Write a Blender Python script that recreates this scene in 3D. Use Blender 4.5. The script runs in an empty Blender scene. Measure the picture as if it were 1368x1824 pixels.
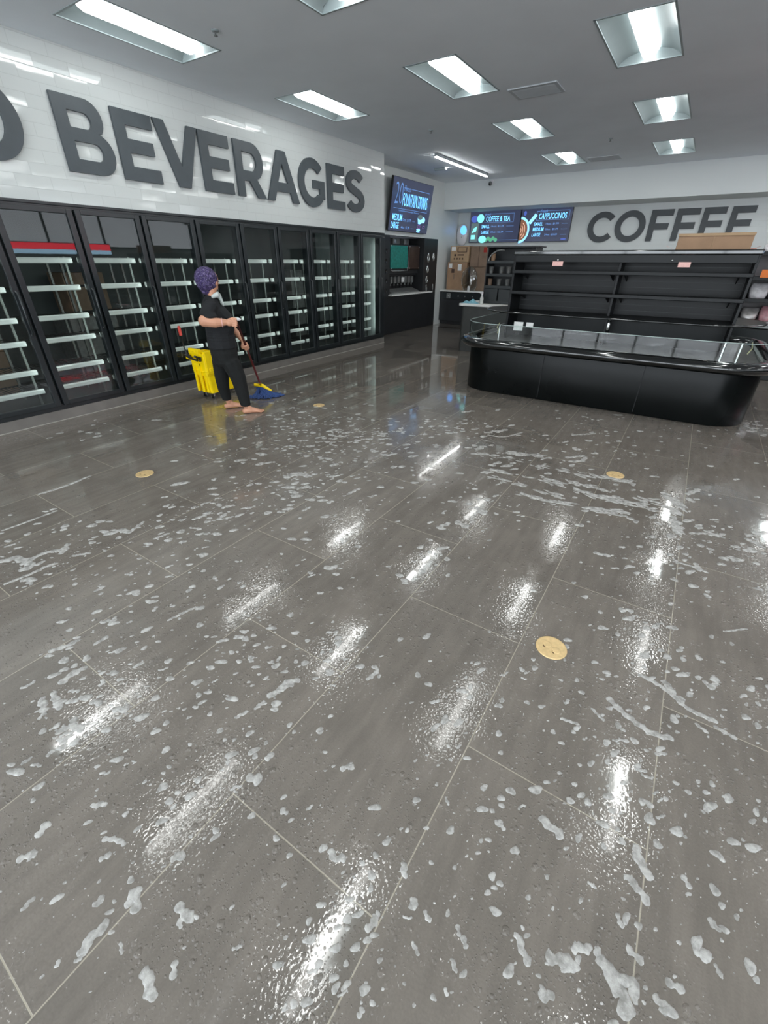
import bpy, bmesh, math, random
from mathutils import Vector, Matrix, Euler
from math import sin, cos, pi, radians
random.seed(7)
S = bpy.context.scene
COL = S.collection

# ---------------------------------------------------------------- camera, world, exposure
CAM_H = 1.573
cd = bpy.data.cameras.new('camera'); cam = bpy.data.objects.new('camera', cd); COL.objects.link(cam)
cd.sensor_fit = 'HORIZONTAL'; cd.sensor_width = 36.0; cd.lens = 762.8 / 1368 * 36.0
cd.clip_start = 0.05; cd.clip_end = 60
right = Vector((0.83514, 0.55001, 0.00566)); up = Vector((-0.28190, 0.41915, 0.86304)); fwd = Vector((-0.47231, 0.72236, -0.50510))
m = Matrix((right, up, -fwd)).transposed().to_4x4(); m.translation = Vector((0, 0, CAM_H))
cam.matrix_world = m; S.camera = cam
w = bpy.data.worlds.new('world'); S.world = w; w.use_nodes = True
w.node_tree.nodes['Background'].inputs[0].default_value = (0.75, 0.85, 1, 1)
w.node_tree.nodes['Background'].inputs[1].default_value = 0.02
S.view_settings.view_transform = 'Standard'; S.view_settings.look = 'None'; S.view_settings.gamma = 1
S.view_settings.use_curve_mapping = False
S.view_settings.exposure = 1.70
S.cycles.use_denoising = True
S.cycles.max_bounces = 8; S.cycles.diffuse_bounces = 4; S.cycles.glossy_bounces = 5; S.cycles.transparent_max_bounces = 12
S.cycles.sample_clamp_indirect = 6.0
S.cycles.caustics_reflective = False; S.cycles.caustics_refractive = False
LAMP = 8.5          # emission of the ceiling lamp lenses
CEIL = 3.30
FILL = 1.75            # radiance of the added fill lights
# added fill: unseen area lights behind the camera and on the right wall
def added_fill_light(name, loc, rot, sx, sy, radiance, col=(.86, .93, 1.0)):
    l = bpy.data.lights.new(name, 'AREA'); l.shape = 'RECTANGLE'; l.size = sx; l.size_y = sy; l.color = col; l.energy = radiance * pi * sx * sy
    o = bpy.data.objects.new(name, l); COL.objects.link(o); o.location = loc; o.rotation_euler = rot; return o
added_fill_light('added_front_fill', (.3, -5.93, 1.65), (radians(90), 0, 0), 11.4, 2.7, FILL * 1.15)
added_fill_light('added_side_fill', (6.16, 4.0, 2.50), (0, radians(90), 0), 1.1, 17.0, FILL * .5)

# ---------------------------------------------------------------- helpers
def link(o, parent=None):
    COL.objects.link(o)
    if parent: o.parent = parent
    return o
def tag(o, label, cat, group=None, kind=None):
    o['label'] = label; o['category'] = cat
    if group: o['group'] = group
    if kind: o['kind'] = kind
    return o
def thing(name, label, cat, loc=(0, 0, 0), rz=0, group=None):
    o = bpy.data.objects.new(name, None); o.empty_display_size = .1; o.location = loc; o.rotation_euler = (0, 0, rz)
    link(o); return tag(o, label, cat, group)
def copy_tree(o, parent=None):
    c = o.copy(); COL.objects.link(c); c.parent = parent
    for ch in [x for x in COL.objects if x.parent == o]: copy_tree(ch, c)
    return c
class MB:
    def __init__(s): s.v = []; s.f = []; s.mi = []; s.sm = []; s.M = Matrix(); s.cur = 0; s.smooth = False
    def add(s, vs, fs):
        b = len(s.v)
        for p in vs: s.v.append(tuple(s.M @ Vector(p)))
        for f in fs: s.f.append([i + b for i in f]); s.mi.append(s.cur); s.sm.append(s.smooth)
        return s
    def box(s, a, b):
        x0, y0, z0 = [min(a[i], b[i]) for i in range(3)]; x1, y1, z1 = [max(a[i], b[i]) for i in range(3)]
        return s.add([(x0,y0,z0),(x1,y0,z0),(x1,y1,z0),(x0,y1,z0),(x0,y0,z1),(x1,y0,z1),(x1,y1,z1),(x0,y1,z1)],
                     [(0,3,2,1),(4,5,6,7),(0,1,5,4),(1,2,6,5),(2,3,7,6),(3,0,4,7)])
    def quad(s, *p): return s.add(p, [tuple(range(len(p)))])
    def tube(s, pts, r, n=10, cap=True, closed=False):
        pts = [Vector(p) for p in pts]; rs = r if isinstance(r, (list, tuple)) else [r] * len(pts)
        vs = []; fs = []; ref = None; N = len(pts)
        for i, p in enumerate(pts):
            if closed: d = pts[(i + 1) % N] - pts[i - 1]
            else: d = pts[min(i + 1, N - 1)] - pts[max(i - 1, 0)]
            d.normalize()
            if ref is None: ref = Vector((0, 0, 1)) if abs(d.z) < .9 else Vector((1, 0, 0))
            a = d.cross(ref).normalized(); b = a.cross(d).normalized(); ref = b
            for k in range(n):
                t = 2 * pi * k / n; vs.append(p + a * cos(t) * rs[i] + b * sin(t) * rs[i])
        for i in range(N if closed else N - 1):
            j = (i + 1) % N
            for k in range(n):
                k2 = (k + 1) % n; fs.append((i*n+k, i*n+k2, j*n+k2, j*n+k))
        if cap and not closed: fs.append(tuple(range(n))); fs.append(tuple(range((N-1)*n + n - 1, (N-1)*n - 1, -1)))
        o = s.smooth; s.smooth = True; s.add(vs, fs); s.smooth = o; return s
    def lathe(s, prof, c=(0, 0, 0), n=20):
        vs = []; fs = []
        for r, z in prof:
            for k in range(n): t = 2*pi*k/n; vs.append((c[0]+r*cos(t), c[1]+r*sin(t), c[2]+z))
        for i in range(len(prof)-1):
            for k in range(n): k2 = (k+1) % n; fs.append((i*n+k, i*n+k2, (i+1)*n+k2, (i+1)*n+k))
        o = s.smooth; s.smooth = True; s.add(vs, fs); s.smooth = o; return s
    def prism(s, poly, z0, z1, inset0=0):
        n = len(poly); vs = [(x, y, z0) for x, y in poly] + [(x, y, z1) for x, y in poly]
        fs = [(i, (i+1) % n, n+(i+1) % n, n+i) for i in range(n)] + [tuple(range(n-1, -1, -1)), tuple(range(n, 2*n))]
        return s.add(vs, fs)
    def ell(s, c, r, n=12, mtx=None):
        vs = []; fs = []; c = Vector(c)
        for i in range(n//2 + 1):
            a = pi * i / (n//2)
            for k in range(n):
                t = 2*pi*k/n; p = Vector((r[0]*sin(a)*cos(t), r[1]*sin(a)*sin(t), r[2]*cos(a)))
                vs.append(c + (mtx @ p if mtx else p))
        for i in range(n//2):
            for k in range(n): k2 = (k+1) % n; fs.append((i*n+k, (i+1)*n+k, (i+1)*n+k2, i*n+k2))
        o = s.smooth; s.smooth = True; s.add(vs, fs); s.smooth = o; return s
    def build(s, name, mat, parent=None, bevel=0, smooth=None, seg=2):
        me = bpy.data.meshes.new(name); me.from_pydata(s.v, [], s.f)
        mats = mat if isinstance(mat, (list, tuple)) else [mat]
        for mm in mats: me.materials.append(mm)
        for p, i, sm in zip(me.polygons, s.mi, s.sm): p.material_index = i; p.use_smooth = sm if smooth is None else smooth
        me.validate(); me.update()
        o = bpy.data.objects.new(name, me); link(o, parent)
        if bevel:
            b = o.modifiers.new('bevel', 'BEVEL'); b.width = bevel; b.segments = seg; b.limit_method = 'ANGLE'; b.angle_limit = radians(50)
        return o
def struct(o): o['kind'] = 'structure'; return o
def remesh_parts(build_mb, name, mat, parent, voxel, smooth=3, noise=0):
    """evaluate a voxel union of overlapping shapes into one continuous surface"""
    me = bpy.data.meshes.new(name); me.from_pydata(build_mb.v, [], build_mb.f); me.update()
    o = bpy.data.objects.new(name, me); COL.objects.link(o)
    r = o.modifiers.new('r', 'REMESH'); r.mode = 'VOXEL'; r.voxel_size = voxel; r.use_smooth_shade = True
    if smooth:
        q = o.modifiers.new('s', 'SMOOTH'); q.iterations = smooth; q.factor = .5
    dg = bpy.context.evaluated_depsgraph_get(); dg.update()
    nm = bpy.data.meshes.new_from_object(o.evaluated_get(dg)); nm.name = name
    nm.materials.clear(); nm.materials.append(mat)
    bpy.data.objects.remove(o); bpy.data.meshes.remove(me)
    for p in nm.polygons: p.use_smooth = True
    return link(bpy.data.objects.new(name, nm), parent)
def chain(mb, pts, n=12, step=.35):
    """pts: (x,y,z,rx,ry,rz) interpolated by overlapping ellipsoids"""
    for a, b in zip(pts[:-1], pts[1:]):
        L = (Vector(a[:3]) - Vector(b[:3])).length; r = min(min(a[3:]), min(b[3:]))
        k = max(1, int(L / (r * step)) + 1)
        for i in range(k + 1):
            t = i / k; q = [a[j] + (b[j] - a[j]) * t for j in range(6)]
            mb.ell(q[:3], q[3:], n)
    return mb
def cap(mb, p0, r0, p1, r1, n=10):
    return chain(mb, [(*p0, r0, r0, r0), (*p1, r1, r1, r1)], n)
def rrect(x0, x1, y0, y1, r, n=10):
    P = []
    for cx, cy, a0 in ((x1-r, y1-r, 0), (x0+r, y1-r, 90), (x0+r, y0+r, 180), (x1-r, y0+r, 270)):
        for i in range(n + 1): a = radians(a0 + 90*i/n); P.append((cx + r*cos(a), cy + r*sin(a)))
    return P
def fontmesh(txt, size, bold=0.0, shear=0, space=1.0, lib=None):
    c = bpy.data.curves.new('t', 'FONT'); c.body = txt; c.size = size; c.offset = bold; c.shear = shear; c.space_character = space
    c.extrude = 0; c.resolution_u = 3; c.fill_mode = 'FRONT'
    o = bpy.data.objects.new('t', c); COL.objects.link(o)
    dg = bpy.context.evaluated_depsgraph_get(); dg.update()
    me = bpy.data.meshes.new_from_object(o.evaluated_get(dg))
    vs = [tuple(v.co) for v in me.vertices]; fs = [tuple(p.vertices) for p in me.polygons]
    bpy.data.objects.remove(o); bpy.data.meshes.remove(me); bpy.data.curves.remove(c)
    return vs, fs
def put_text(mb, txt, x, y, wid, hei, z=0, bold=0.012, shear=0):
    """fit txt in a box wid x hei whose lower left corner is x,y in the mesh builder's own plane"""
    vs, fs = fontmesh(txt, 1.0, bold, shear)
    x0 = min(v[0] for v in vs); x1 = max(v[0] for v in vs); y0 = min(v[1] for v in vs); y1 = max(v[1] for v in vs)
    mb.add([(x + (v[0]-x0)/(x1-x0)*wid, y + (v[1]-y0)/(y1-y0)*hei, z) for v in vs], fs)
def fill2d(loops, ext=0.0, name='l'):
    """filled flat outline with holes (even-odd), extruded both ways by ext"""
    c = bpy.data.curves.new(name, 'CURVE'); c.dimensions = '2D'; c.fill_mode = 'BOTH'; c.extrude = ext
    for lp in loops:
        sp = c.splines.new('POLY'); sp.points.add(len(lp) - 1)
        for i, (x, y) in enumerate(lp): sp.points[i].co = (x, y, 0, 1)
        sp.use_cyclic_u = True
    o = bpy.data.objects.new(name, c); COL.objects.link(o)
    dg = bpy.context.evaluated_depsgraph_get(); dg.update()
    me = bpy.data.meshes.new_from_object(o.evaluated_get(dg))
    vs = [tuple(v.co) for v in me.vertices]; fs = [tuple(p.vertices) for p in me.polygons]
    bpy.data.objects.remove(o); bpy.data.meshes.remove(me); bpy.data.curves.remove(c)
    return vs, fs

# ---------------------------------------------------------------- materials
def mat(name, col=(.5,.5,.5), rough=.5, metal=0, spec=.5, emit=None, es=1, noise=0, nscale=8, bump=0, bscale=60, coat=0, trans=0, alpha=1):
    M = bpy.data.materials.new(name); M.use_nodes = True; nt = M.node_tree; N = nt.nodes; L = nt.links
    b = N['Principled BSDF']; b.inputs['Base Color'].default_value = (*col, 1); b.inputs['Roughness'].default_value = rough
    b.inputs['Metallic'].default_value = metal; b.inputs['Specular IOR Level'].default_value = spec
    if coat: b.inputs['Coat Weight'].default_value = coat; b.inputs['Coat Roughness'].default_value = .04
    if trans: b.inputs['Transmission Weight'].default_value = trans
    if alpha < 1: b.inputs['Alpha'].default_value = alpha
    if emit: b.inputs['Emission Color'].default_value = (*emit, 1); b.inputs['Emission Strength'].default_value = es
    tc = N.new('ShaderNodeTexCoord')
    if noise:
        n = N.new('ShaderNodeTexNoise'); n.inputs['Scale'].default_value = nscale; n.inputs['Detail'].default_value = 4
        L.new(tc.outputs['Object'], n.inputs['Vector'])
        r = N.new('ShaderNodeMapRange'); L.new(n.outputs['Fac'], r.inputs['Value']); r.inputs['From Min'].default_value = .3; r.inputs['From Max'].default_value = .7
        r.inputs['To Min'].default_value = 1 - noise; r.inputs['To Max'].default_value = 1 + noise
        mx = N.new('ShaderNodeVectorMath'); mx.operation = 'SCALE'; mx.inputs[0].default_value = col; L.new(r.outputs[0], mx.inputs['Scale'])
        L.new(mx.outputs[0], b.inputs['Base Color'])
    if bump:
        n = N.new('ShaderNodeTexNoise'); n.inputs['Scale'].default_value = bscale; n.inputs['Detail'].default_value = 3
        L.new(tc.outputs['Object'], n.inputs['Vector'])
        bp = N.new('ShaderNodeBump'); bp.inputs['Strength'].default_value = bump; bp.inputs['Distance'].default_value = .01
        L.new(n.outputs['Fac'], bp.inputs['Height']); L.new(bp.outputs[0], b.inputs['Normal'])
    return M
class NG:
    """small node-writing helper"""
    def __init__(s, name):
        s.m = bpy.data.materials.new(name); s.m.use_nodes = True; s.nt = s.m.node_tree; s.N = s.nt.nodes; s.L = s.nt.links
        s.b = s.N['Principled BSDF']; s.out = s.N['Material Output']; s.tc = s.N.new('ShaderNodeTexCoord')
    def put(s, inp, v):
        if isinstance(v, (int, float)): inp.default_value = v
        elif isinstance(v, (tuple, list)): inp.default_value = (*v, 1) if (inp.type == 'RGBA' and len(v) == 3) else v
        else: s.L.new(v, inp)
    def m_(s, op, a, b=0.0, c=None):
        n = s.N.new('ShaderNodeMath'); n.operation = op; s.put(n.inputs[0], a); s.put(n.inputs[1], b)
        if c is not None: s.put(n.inputs[2], c)
        return n.outputs[0]
    def rng(s, v, a, b, c=0.0, d=1.0, smooth=True):
        n = s.N.new('ShaderNodeMapRange'); n.interpolation_type = 'SMOOTHSTEP' if smooth else 'LINEAR'
        for i, x in zip(('Value','From Min','From Max','To Min','To Max'), (v,a,b,c,d)): s.put(n.inputs[i], x)
        return n.outputs[0]
    def noise(s, vec, sc, det=3, rough=.5, dist=0):
        n = s.N.new('ShaderNodeTexNoise'); s.put(n.inputs['Vector'], vec); n.inputs['Scale'].default_value = sc; n.inputs['Detail'].default_value = det
        n.inputs['Roughness'].default_value = rough; n.inputs['Distortion'].default_value = dist; return n.outputs['Fac']
    def vor(s, vec, sc, feat='F1', rand=1):
        n = s.N.new('ShaderNodeTexVoronoi'); n.feature = feat; s.put(n.inputs['Vector'], vec); n.inputs['Scale'].default_value = sc; n.inputs['Randomness'].default_value = rand
        return n
    def map(s, vec, sc=(1,1,1), loc=(0,0,0), rot=(0,0,0)):
        n = s.N.new('ShaderNodeMapping'); s.put(n.inputs['Vector'], vec); n.inputs['Scale'].default_value = sc; n.inputs['Location'].default_value = loc; n.inputs['Rotation'].default_value = rot
        return n.outputs[0]
    def mix(s, f, a, b):
        n = s.N.new('ShaderNodeMix'); n.data_type = 'RGBA'; s.put(n.inputs[0], f); s.put(n.inputs[6], a); s.put(n.inputs[7], b); return n.outputs[2]
    def bump(s, h, st=1, dist=.01, nrm=None):
        n = s.N.new('ShaderNodeBump'); s.put(n.inputs['Strength'], st); n.inputs['Distance'].default_value = dist; s.put(n.inputs['Height'], h)
        if nrm: s.L.new(nrm, n.inputs['Normal'])
        return n.outputs[0]
    def xyz(s, v):
        n = s.N.new('ShaderNodeSeparateXYZ'); s.put(n.inputs[0], v); return n.outputs

def floor_material():
    g = NG('wet_porcelain_tile'); P = g.tc.outputs['Object']; x, y, z = g.xyz(P)
    u = g.m_('DIVIDE', g.m_('ADD', x, .25), .6); col = g.m_('FLOOR', u); fu = g.m_('SUBTRACT', u, col)
    odd = g.m_('FLOORED_MODULO', col, 2.0)
    v = g.m_('DIVIDE', g.m_('SUBTRACT', g.m_('SUBTRACT', y, .97), g.m_('MULTIPLY', odd, .6)), 1.2); row = g.m_('FLOOR', v); fv = g.m_('SUBTRACT', v, row)
    du = g.m_('MULTIPLY', g.m_('MINIMUM', fu, g.m_('SUBTRACT', 1, fu)), .6); dv = g.m_('MULTIPLY', g.m_('MINIMUM', fv, g.m_('SUBTRACT', 1, fv)), 1.2)
    dg = g.m_('MINIMUM', du, dv); grout = g.rng(dg, .0012, .0028, 1, 0)
    cb = g.N.new('ShaderNodeCombineXYZ'); g.put(cb.inputs[0], col); g.put(cb.inputs[1], row)
    wn = g.N.new('ShaderNodeTexWhiteNoise'); wn.noise_dimensions = '2D'; g.put(wn.inputs['Vector'], cb.outputs[0])
    tone = g.rng(wn.outputs['Value'], 0, 1, .92, 1.08, False)
    off = g.N.new('ShaderNodeVectorMath'); off.operation = 'ADD'; g.put(off.inputs[0], P); g.put(off.inputs[1], wn.outputs['Color'])
    streak = g.noise(g.map(off.outputs[0], (9, 1.6, 1)), 2.0, 5, .6); cloud = g.noise(off.outputs[0], 3.0, 5, .6)
    fine = g.noise(P, 160, 2)
    k = g.m_('MULTIPLY', tone, g.m_('MULTIPLY', g.rng(streak, .3, .7, .90, 1.1), g.m_('MULTIPLY', g.rng(cloud, .3, .7, .92, 1.08), g.rng(fine, .2, .8, .95, 1.05))))
    sc = g.N.new('ShaderNodeVectorMath'); sc.operation = 'SCALE'; sc.inputs[0].default_value = FLOOR_RGB; g.put(sc.inputs['Scale'], k)
    base = g.mix(grout, sc.outputs[0], (.36, .325, .26))
    g.L.new(base, g.b.inputs['Base Color'])
    # soapy water: droplets where the film broke up, smooth film elsewhere
    warp = g.N.new('ShaderNodeVectorMath'); warp.operation = 'ADD'; g.put(warp.inputs[0], P)
    nz = g.N.new('ShaderNodeTexNoise'); nz.inputs['Scale'].default_value = 45; g.put(nz.inputs['Vector'], P)
    ws = g.N.new('ShaderNodeVectorMath'); ws.operation = 'SCALE'; g.put(ws.inputs[0], nz.outputs['Color']); ws.inputs['Scale'].default_value = .012
    g.put(warp.inputs[1], ws.outputs[0]); W = warp.outputs[0]
    zone = g.noise(P, 1.7, 3, .55); zone2 = g.noise(g.map(P, loc=(5, 3, 0)), 3.1, 3, .6)
    drop = None
    for scv, thr, amp in ((38, .62, 1.0), (75, .45, .6), (150, .35, .33)):
        vn = g.vor(W, scv); c = g.xyz(vn.outputs['Color'])
        r = g.m_('MULTIPLY', g.rng(c[0], thr, 1.0, 0, 1, False), .46)
        t = g.m_('DIVIDE', g.m_('SUBTRACT', r, vn.outputs['Distance']), g.m_('MAXIMUM', r, .01))
        hgt = g.m_('MULTIPLY', g.m_('POWER', g.m_('MAXIMUM', t, 0.0), .6), g.m_('MULTIPLY', amp, r))
        drop = hgt if drop is None else g.m_('ADD', drop, hgt)
    zm = g.rng(zone, .40, .56); rip = g.noise(P, 120, 2, .6)
    hsum = g.m_('MULTIPLY', drop, g.m_('ADD', g.m_('MULTIPLY', zm, 1.25), .05))
    hsum = g.m_('ADD', hsum, g.m_('MULTIPLY', g.m_('MULTIPLY', rip, g.rng(zone2, .42, .6)), .035))
    peb = g.vor(W, 105, 'SMOOTH_F1'); pz = g.rng(g.noise(g.map(P, loc=(11, 2, 0)), 2.3, 3, .6), .40, .54)
    hsum = g.m_('ADD', hsum, g.m_('MULTIPLY', g.m_('MULTIPLY', g.m_('SUBTRACT', 1.0, peb.outputs['Distance']), pz), .065))
    hsum = g.m_('SUBTRACT', hsum, g.m_('MULTIPLY', grout, .04))
    calm = g.m_('MULTIPLY', g.rng(y, 3.4, 4.6), g.rng(x, -1.3, -2.3))
    hsum = g.m_('MULTIPLY', hsum, g.m_('SUBTRACT', 1.0, g.m_('MULTIPLY', calm, .93)))
    nb = g.bump(hsum, 1.0, .010)
    g.L.new(nb, g.b.inputs['Normal'])
    dull = g.rng(g.noise(g.map(P, (2.5, .8, 1), (2, 7, 0), (0, 0, .5)), 1.3, 5, .6), .48, .66, .045, .085)
    g.L.new(dull, g.b.inputs['Roughness'])
    g.b.inputs['IOR'].default_value = 1.5
    pn = g.noise(g.map(P, (1.0, .75, 1), (4.3, 9.1, 0)), 1.05, 4, .55, .4)
    g.L.new(g.m_('ADD', .22, g.m_('MULTIPLY', g.rng(pn, .585, .592), .78)), g.b.inputs['Coat Weight']); g.b.inputs['Coat Roughness'].default_value = .03; g.b.inputs['Coat IOR'].default_value = 1.45
    return g.m
FLOOR_RGB = (.170, .149, .128)

def tile_material(name, col, bw=.306, bh=.102, rough=.12, tilt=.02, grout=(.55,.56,.55), axis='yz', z0=2.06, mort=.0022):
    g = NG(name); P = g.tc.outputs['Object']; x, y, z = g.xyz(P)
    h = y if axis == 'yz' else x
    v = g.m_('DIVIDE', g.m_('SUBTRACT', z, z0), bh); row = g.m_('FLOOR', v); fv = g.m_('SUBTRACT', v, row)
    odd = g.m_('FLOORED_MODULO', row, 2.0)
    u = g.m_('ADD', g.m_('DIVIDE', h, bw), g.m_('MULTIPLY', odd, .5)); colm = g.m_('FLOOR', u); fu = g.m_('SUBTRACT', u, colm)
    d = g.m_('MINIMUM', g.m_('MULTIPLY', g.m_('MINIMUM', fu, g.m_('SUBTRACT', 1, fu)), bw), g.m_('MULTIPLY', g.m_('MINIMUM', fv, g.m_('SUBTRACT', 1, fv)), bh))
    gr = g.rng(d, mort*.5, mort, 1, 0)
    cb = g.N.new('ShaderNodeCombineXYZ'); g.put(cb.inputs[0], colm); g.put(cb.inputs[1], row)
    wn = g.N.new('ShaderNodeTexWhiteNoise'); wn.noise_dimensions = '2D'; g.put(wn.inputs['Vector'], cb.outputs[0])
    g.L.new(g.mix(gr, col, grout), g.b.inputs['Base Color'])
    g.L.new(g.rng(gr, 0, 1, rough, .7), g.b.inputs['Roughness'])
    nb = g.bump(g.m_('ADD', g.m_('MULTIPLY', gr, -.1), g.m_('MULTIPLY', g.noise(P, 9, 1), .10)), .8, .006)
    vs = g.N.new('ShaderNodeVectorMath'); vs.operation = 'SUBTRACT'; g.put(vs.inputs[0], wn.outputs['Color']); vs.inputs[1].default_value = (.5,.5,.5)
    v2 = g.N.new('ShaderNodeVectorMath'); v2.operation = 'SCALE'; g.put(v2.inputs[0], vs.outputs[0]); v2.inputs['Scale'].default_value = tilt
    v3 = g.N.new('ShaderNodeVectorMath'); v3.operation = 'ADD'; g.put(v3.inputs[0], v2.outputs[0]); g.put(v3.inputs[1], nb)
    v4 = g.N.new('ShaderNodeVectorMath'); v4.operation = 'NORMALIZE'; g.put(v4.inputs[0], v3.outputs[0])
    g.L.new(v4.outputs[0], g.b.inputs['Normal'])
    return g.m
def glass_material(name, tint=(.93,.97,.95), refl=1.0, ior=1.45):
    g = NG(name); g.N.remove(g.b)
    tr = g.N.new('ShaderNodeBsdfTransparent'); tr.inputs[0].default_value = (*tint, 1)
    gl = g.N.new('ShaderNodeBsdfGlossy'); gl.inputs['Roughness'].default_value = .015
    fr = g.N.new('ShaderNodeFresnel'); fr.inputs['IOR'].default_value = ior
    gm = g.N.new('ShaderNodeNewGeometry')
    mx = g.N.new('ShaderNodeMixShader'); g.L.new(g.m_('MULTIPLY', g.m_('MULTIPLY', fr.outputs[0], refl), g.m_('SUBTRACT', 1.0, gm.outputs['Backfacing'])), mx.inputs[0]); g.L.new(tr.outputs[0], mx.inputs[1]); g.L.new(gl.outputs[0], mx.inputs[2])
    g.L.new(mx.outputs[0], g.out.inputs[0]); return g.m
def foam_material():
    g = NG('soap_foam'); P = g.tc.outputs['Object']
    n = g.noise(P, 35, 4, .6); g.L.new(g.mix(g.rng(n, .3, .7), (.44,.43,.405), (.58,.565,.54)), g.b.inputs['Base Color'])
    g.b.inputs['Roughness'].default_value = .14
    vn = g.vor(P, 260); g.L.new(g.bump(g.m_('SUBTRACT', 0, vn.outputs['Distance']), .22, .002), g.b.inputs['Normal'])
    tr = g.N.new('ShaderNodeBsdfTransparent'); mx = g.N.new('ShaderNodeMixShader')
    g.L.new(g.rng(n, .30, .66, .50, .80), mx.inputs[0]); g.L.new(tr.outputs[0], mx.inputs[1]); g.L.new(g.b.outputs[0], mx.inputs[2])
    g.L.new(mx.outputs[0], g.out.inputs[0]); return g.m

M_floor = floor_material()
M_tilewall = tile_material('white_glazed_wall_tile', (.62,.645,.635), rough=.06, tilt=.045, grout=(.50,.52,.51), mort=.0026)
M_tileback = tile_material('white_satin_wall_tile', (.64,.67,.66), rough=.3, tilt=.02, grout=(.62,.64,.63), axis='xz', z0=0)
M_tileside = tile_material('white_satin_side_tile', (.64,.67,.66), rough=.3, tilt=.02, grout=(.62,.64,.63), z0=0)
M_paint = mat('white_wall_paint', (.62,.65,.65), .6, bump=.05, bscale=90)
M_ceil = mat('painted_ceiling', (.84,.885,.94), .75, noise=.03, nscale=1.5, bump=.08, bscale=130)
M_basetile = mat('grey_base_tile', (.19,.175,.16), .25, noise=.12, nscale=5)
M_case = mat('black_case_panel', (.004,.005,.005), .26, spec=.14, noise=.3, nscale=2)
M_black = mat('black_coated_metal', (.009,.010,.011), .38, spec=.22, noise=.2, nscale=3)
M_gloss = mat('black_gloss_metal', (.006,.007,.007), .10, noise=.3, nscale=2, coat=.6)
M_dark = mat('black_laminate', (.014,.015,.017), .45, noise=.2, nscale=4)
M_frame = mat('black_cooler_frame', (.012,.016,.018), .28, noise=.2, nscale=3)
M_inner = mat('cooler_interior_lining', (.07,.08,.08), .6, noise=.15, nscale=2)
M_rail = mat('white_price_rail', (.80,.82,.80), .22, noise=.04, nscale=12, coat=.3)
M_steel = mat('galvanized_shelf_post', (.20,.21,.20), .4, metal=.7, noise=.15, nscale=20)
M_wire = mat('dark_wire_shelf', (.035,.038,.038), .5, metal=.3, noise=.2, nscale=14)
M_glass = glass_material('cooler_door_glass', (.93,.955,.945), 1.15, 1.5)
M_clear = glass_material('clear_acrylic', (.86,.9,.89), 1.5, 1.5)
M_letter = mat('slate_grey_letter', (.062,.075,.085), .45, noise=.08, nscale=6)
M_letter2 = mat('charcoal_letter', (.045,.052,.058), .45, noise=.08, nscale=6)
M_lens = mat('lamp_lens', (.9,.9,.9), .5, emit=(.985,1.0,.975), es=LAMP, noise=.01)
M_lens2 = mat('lamp_lens_edge', (.9,.9,.9), .5, emit=(.90,1.0,1.0), es=LAMP*.2, noise=.01)
M_troff = mat('white_lamp_housing', (.28,.325,.335), .35, noise=.03, nscale=10)
M_white = mat('white_solid_surface', (.78,.78,.75), .3, noise=.04, nscale=20)
M_card = mat('brown_cardboard', (.33,.205,.125), .8, noise=.1, nscale=7, bump=.1, bscale=60)
M_card2 = mat('faded_brown_cardboard', (.22,.15,.105), .8, noise=.12, nscale=7)
M_card3 = mat('tan_cardboard', (.40,.27,.16), .8, noise=.08, nscale=7)
M_ink = mat('box_print', (.07,.04,.03), .8, noise=.1)
M_labelw = mat('white_paper_label', (.75,.75,.74), .6, noise=.08, nscale=40)
M_pink = mat('pink_printed_label', (.85,.50,.46), .6, noise=.08, nscale=90)
M_yellow = mat('yellow_plastic', (1.0,.72,.0), .38, noise=.05, nscale=8)
M_knob = mat('black_plastic', (.012,.012,.012), .4, noise=.2)
M_red = mat('red_rubber_grip', (.55,.045,.03), .5, noise=.1)
M_pole = mat('dark_red_mop_handle', (.10,.010,.014), .35, noise=.1)
M_blue = mat('blue_mop_yarn', (.035,.075,.22), .85, noise=.35, nscale=70, bump=.5, bscale=160)
M_skin = mat('skin', (.60,.30,.19), .5, noise=.05, nscale=12)
M_shirt = mat('black_cotton', (.009,.010,.012), .9, noise=.15, nscale=20, bump=.35, bscale=22)
M_pants = mat('black_trouser_cloth', (.004,.005,.005), .9, noise=.15, nscale=20, bump=.35, bscale=18)
M_towel = mat('white_terry_towel', (.55,.60,.58), .95, noise=.08, nscale=60, bump=.4, bscale=200)
M_brass = mat('brass_cover_plate', (.72,.52,.26), .45, metal=.4, noise=.10, nscale=60)
M_teal = mat('teal_drink_panel', (.01,.20,.17), .35, noise=.3, nscale=26)
M_brown = mat('dark_brown_drink_panel', (.045,.028,.022), .3, noise=.3, nscale=8)
M_chrome = mat('brushed_steel', (.55,.56,.55), .25, metal=.9, noise=.08, nscale=20)
M_greysteel = mat('dull_grey_steel', (.20,.205,.20), .4, metal=.4, noise=.2, nscale=20)
M_cloth = mat('pale_blue_cleaning_cloth', (.20,.42,.50), .9, noise=.2, nscale=40, bump=.3, bscale=80)
M_bluelight = mat('blue_glowing_display', (.1,.3,.9), .4, emit=(.10,.38,1.0), es=.6, noise=.02)
M_whitepl = mat('white_plastic', (.72,.70,.72), .35, noise=.03)
M_orange = mat('orange_tag', (.85,.22,.04), .6, noise=.05)
M_screen = mat('menu_screen_panel', (.01,.01,.015), .12, emit=(.017,.021,.040), es=.7, noise=.05)
M_txt = mat('lit_menu_lettering', (.0,.0,.0), .5, emit=(.15,.50,1.0), es=.75, noise=.02)
M_txt2 = mat('dim_menu_lettering', (.0,.0,.0), .5, emit=(.10,.22,.50), es=.45, noise=.02)
M_foam = foam_material()
XL = -5.63; XR = 6.2; YF = -6.0; YB = 13.2; XN = -6.2
def mb(loc=(0, 0, 0), rz=0):
    b = MB(); b.M = Matrix.Rotation(-rz, 4, 'Z') @ Matrix.Translation(-Vector(loc)); return b

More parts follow.
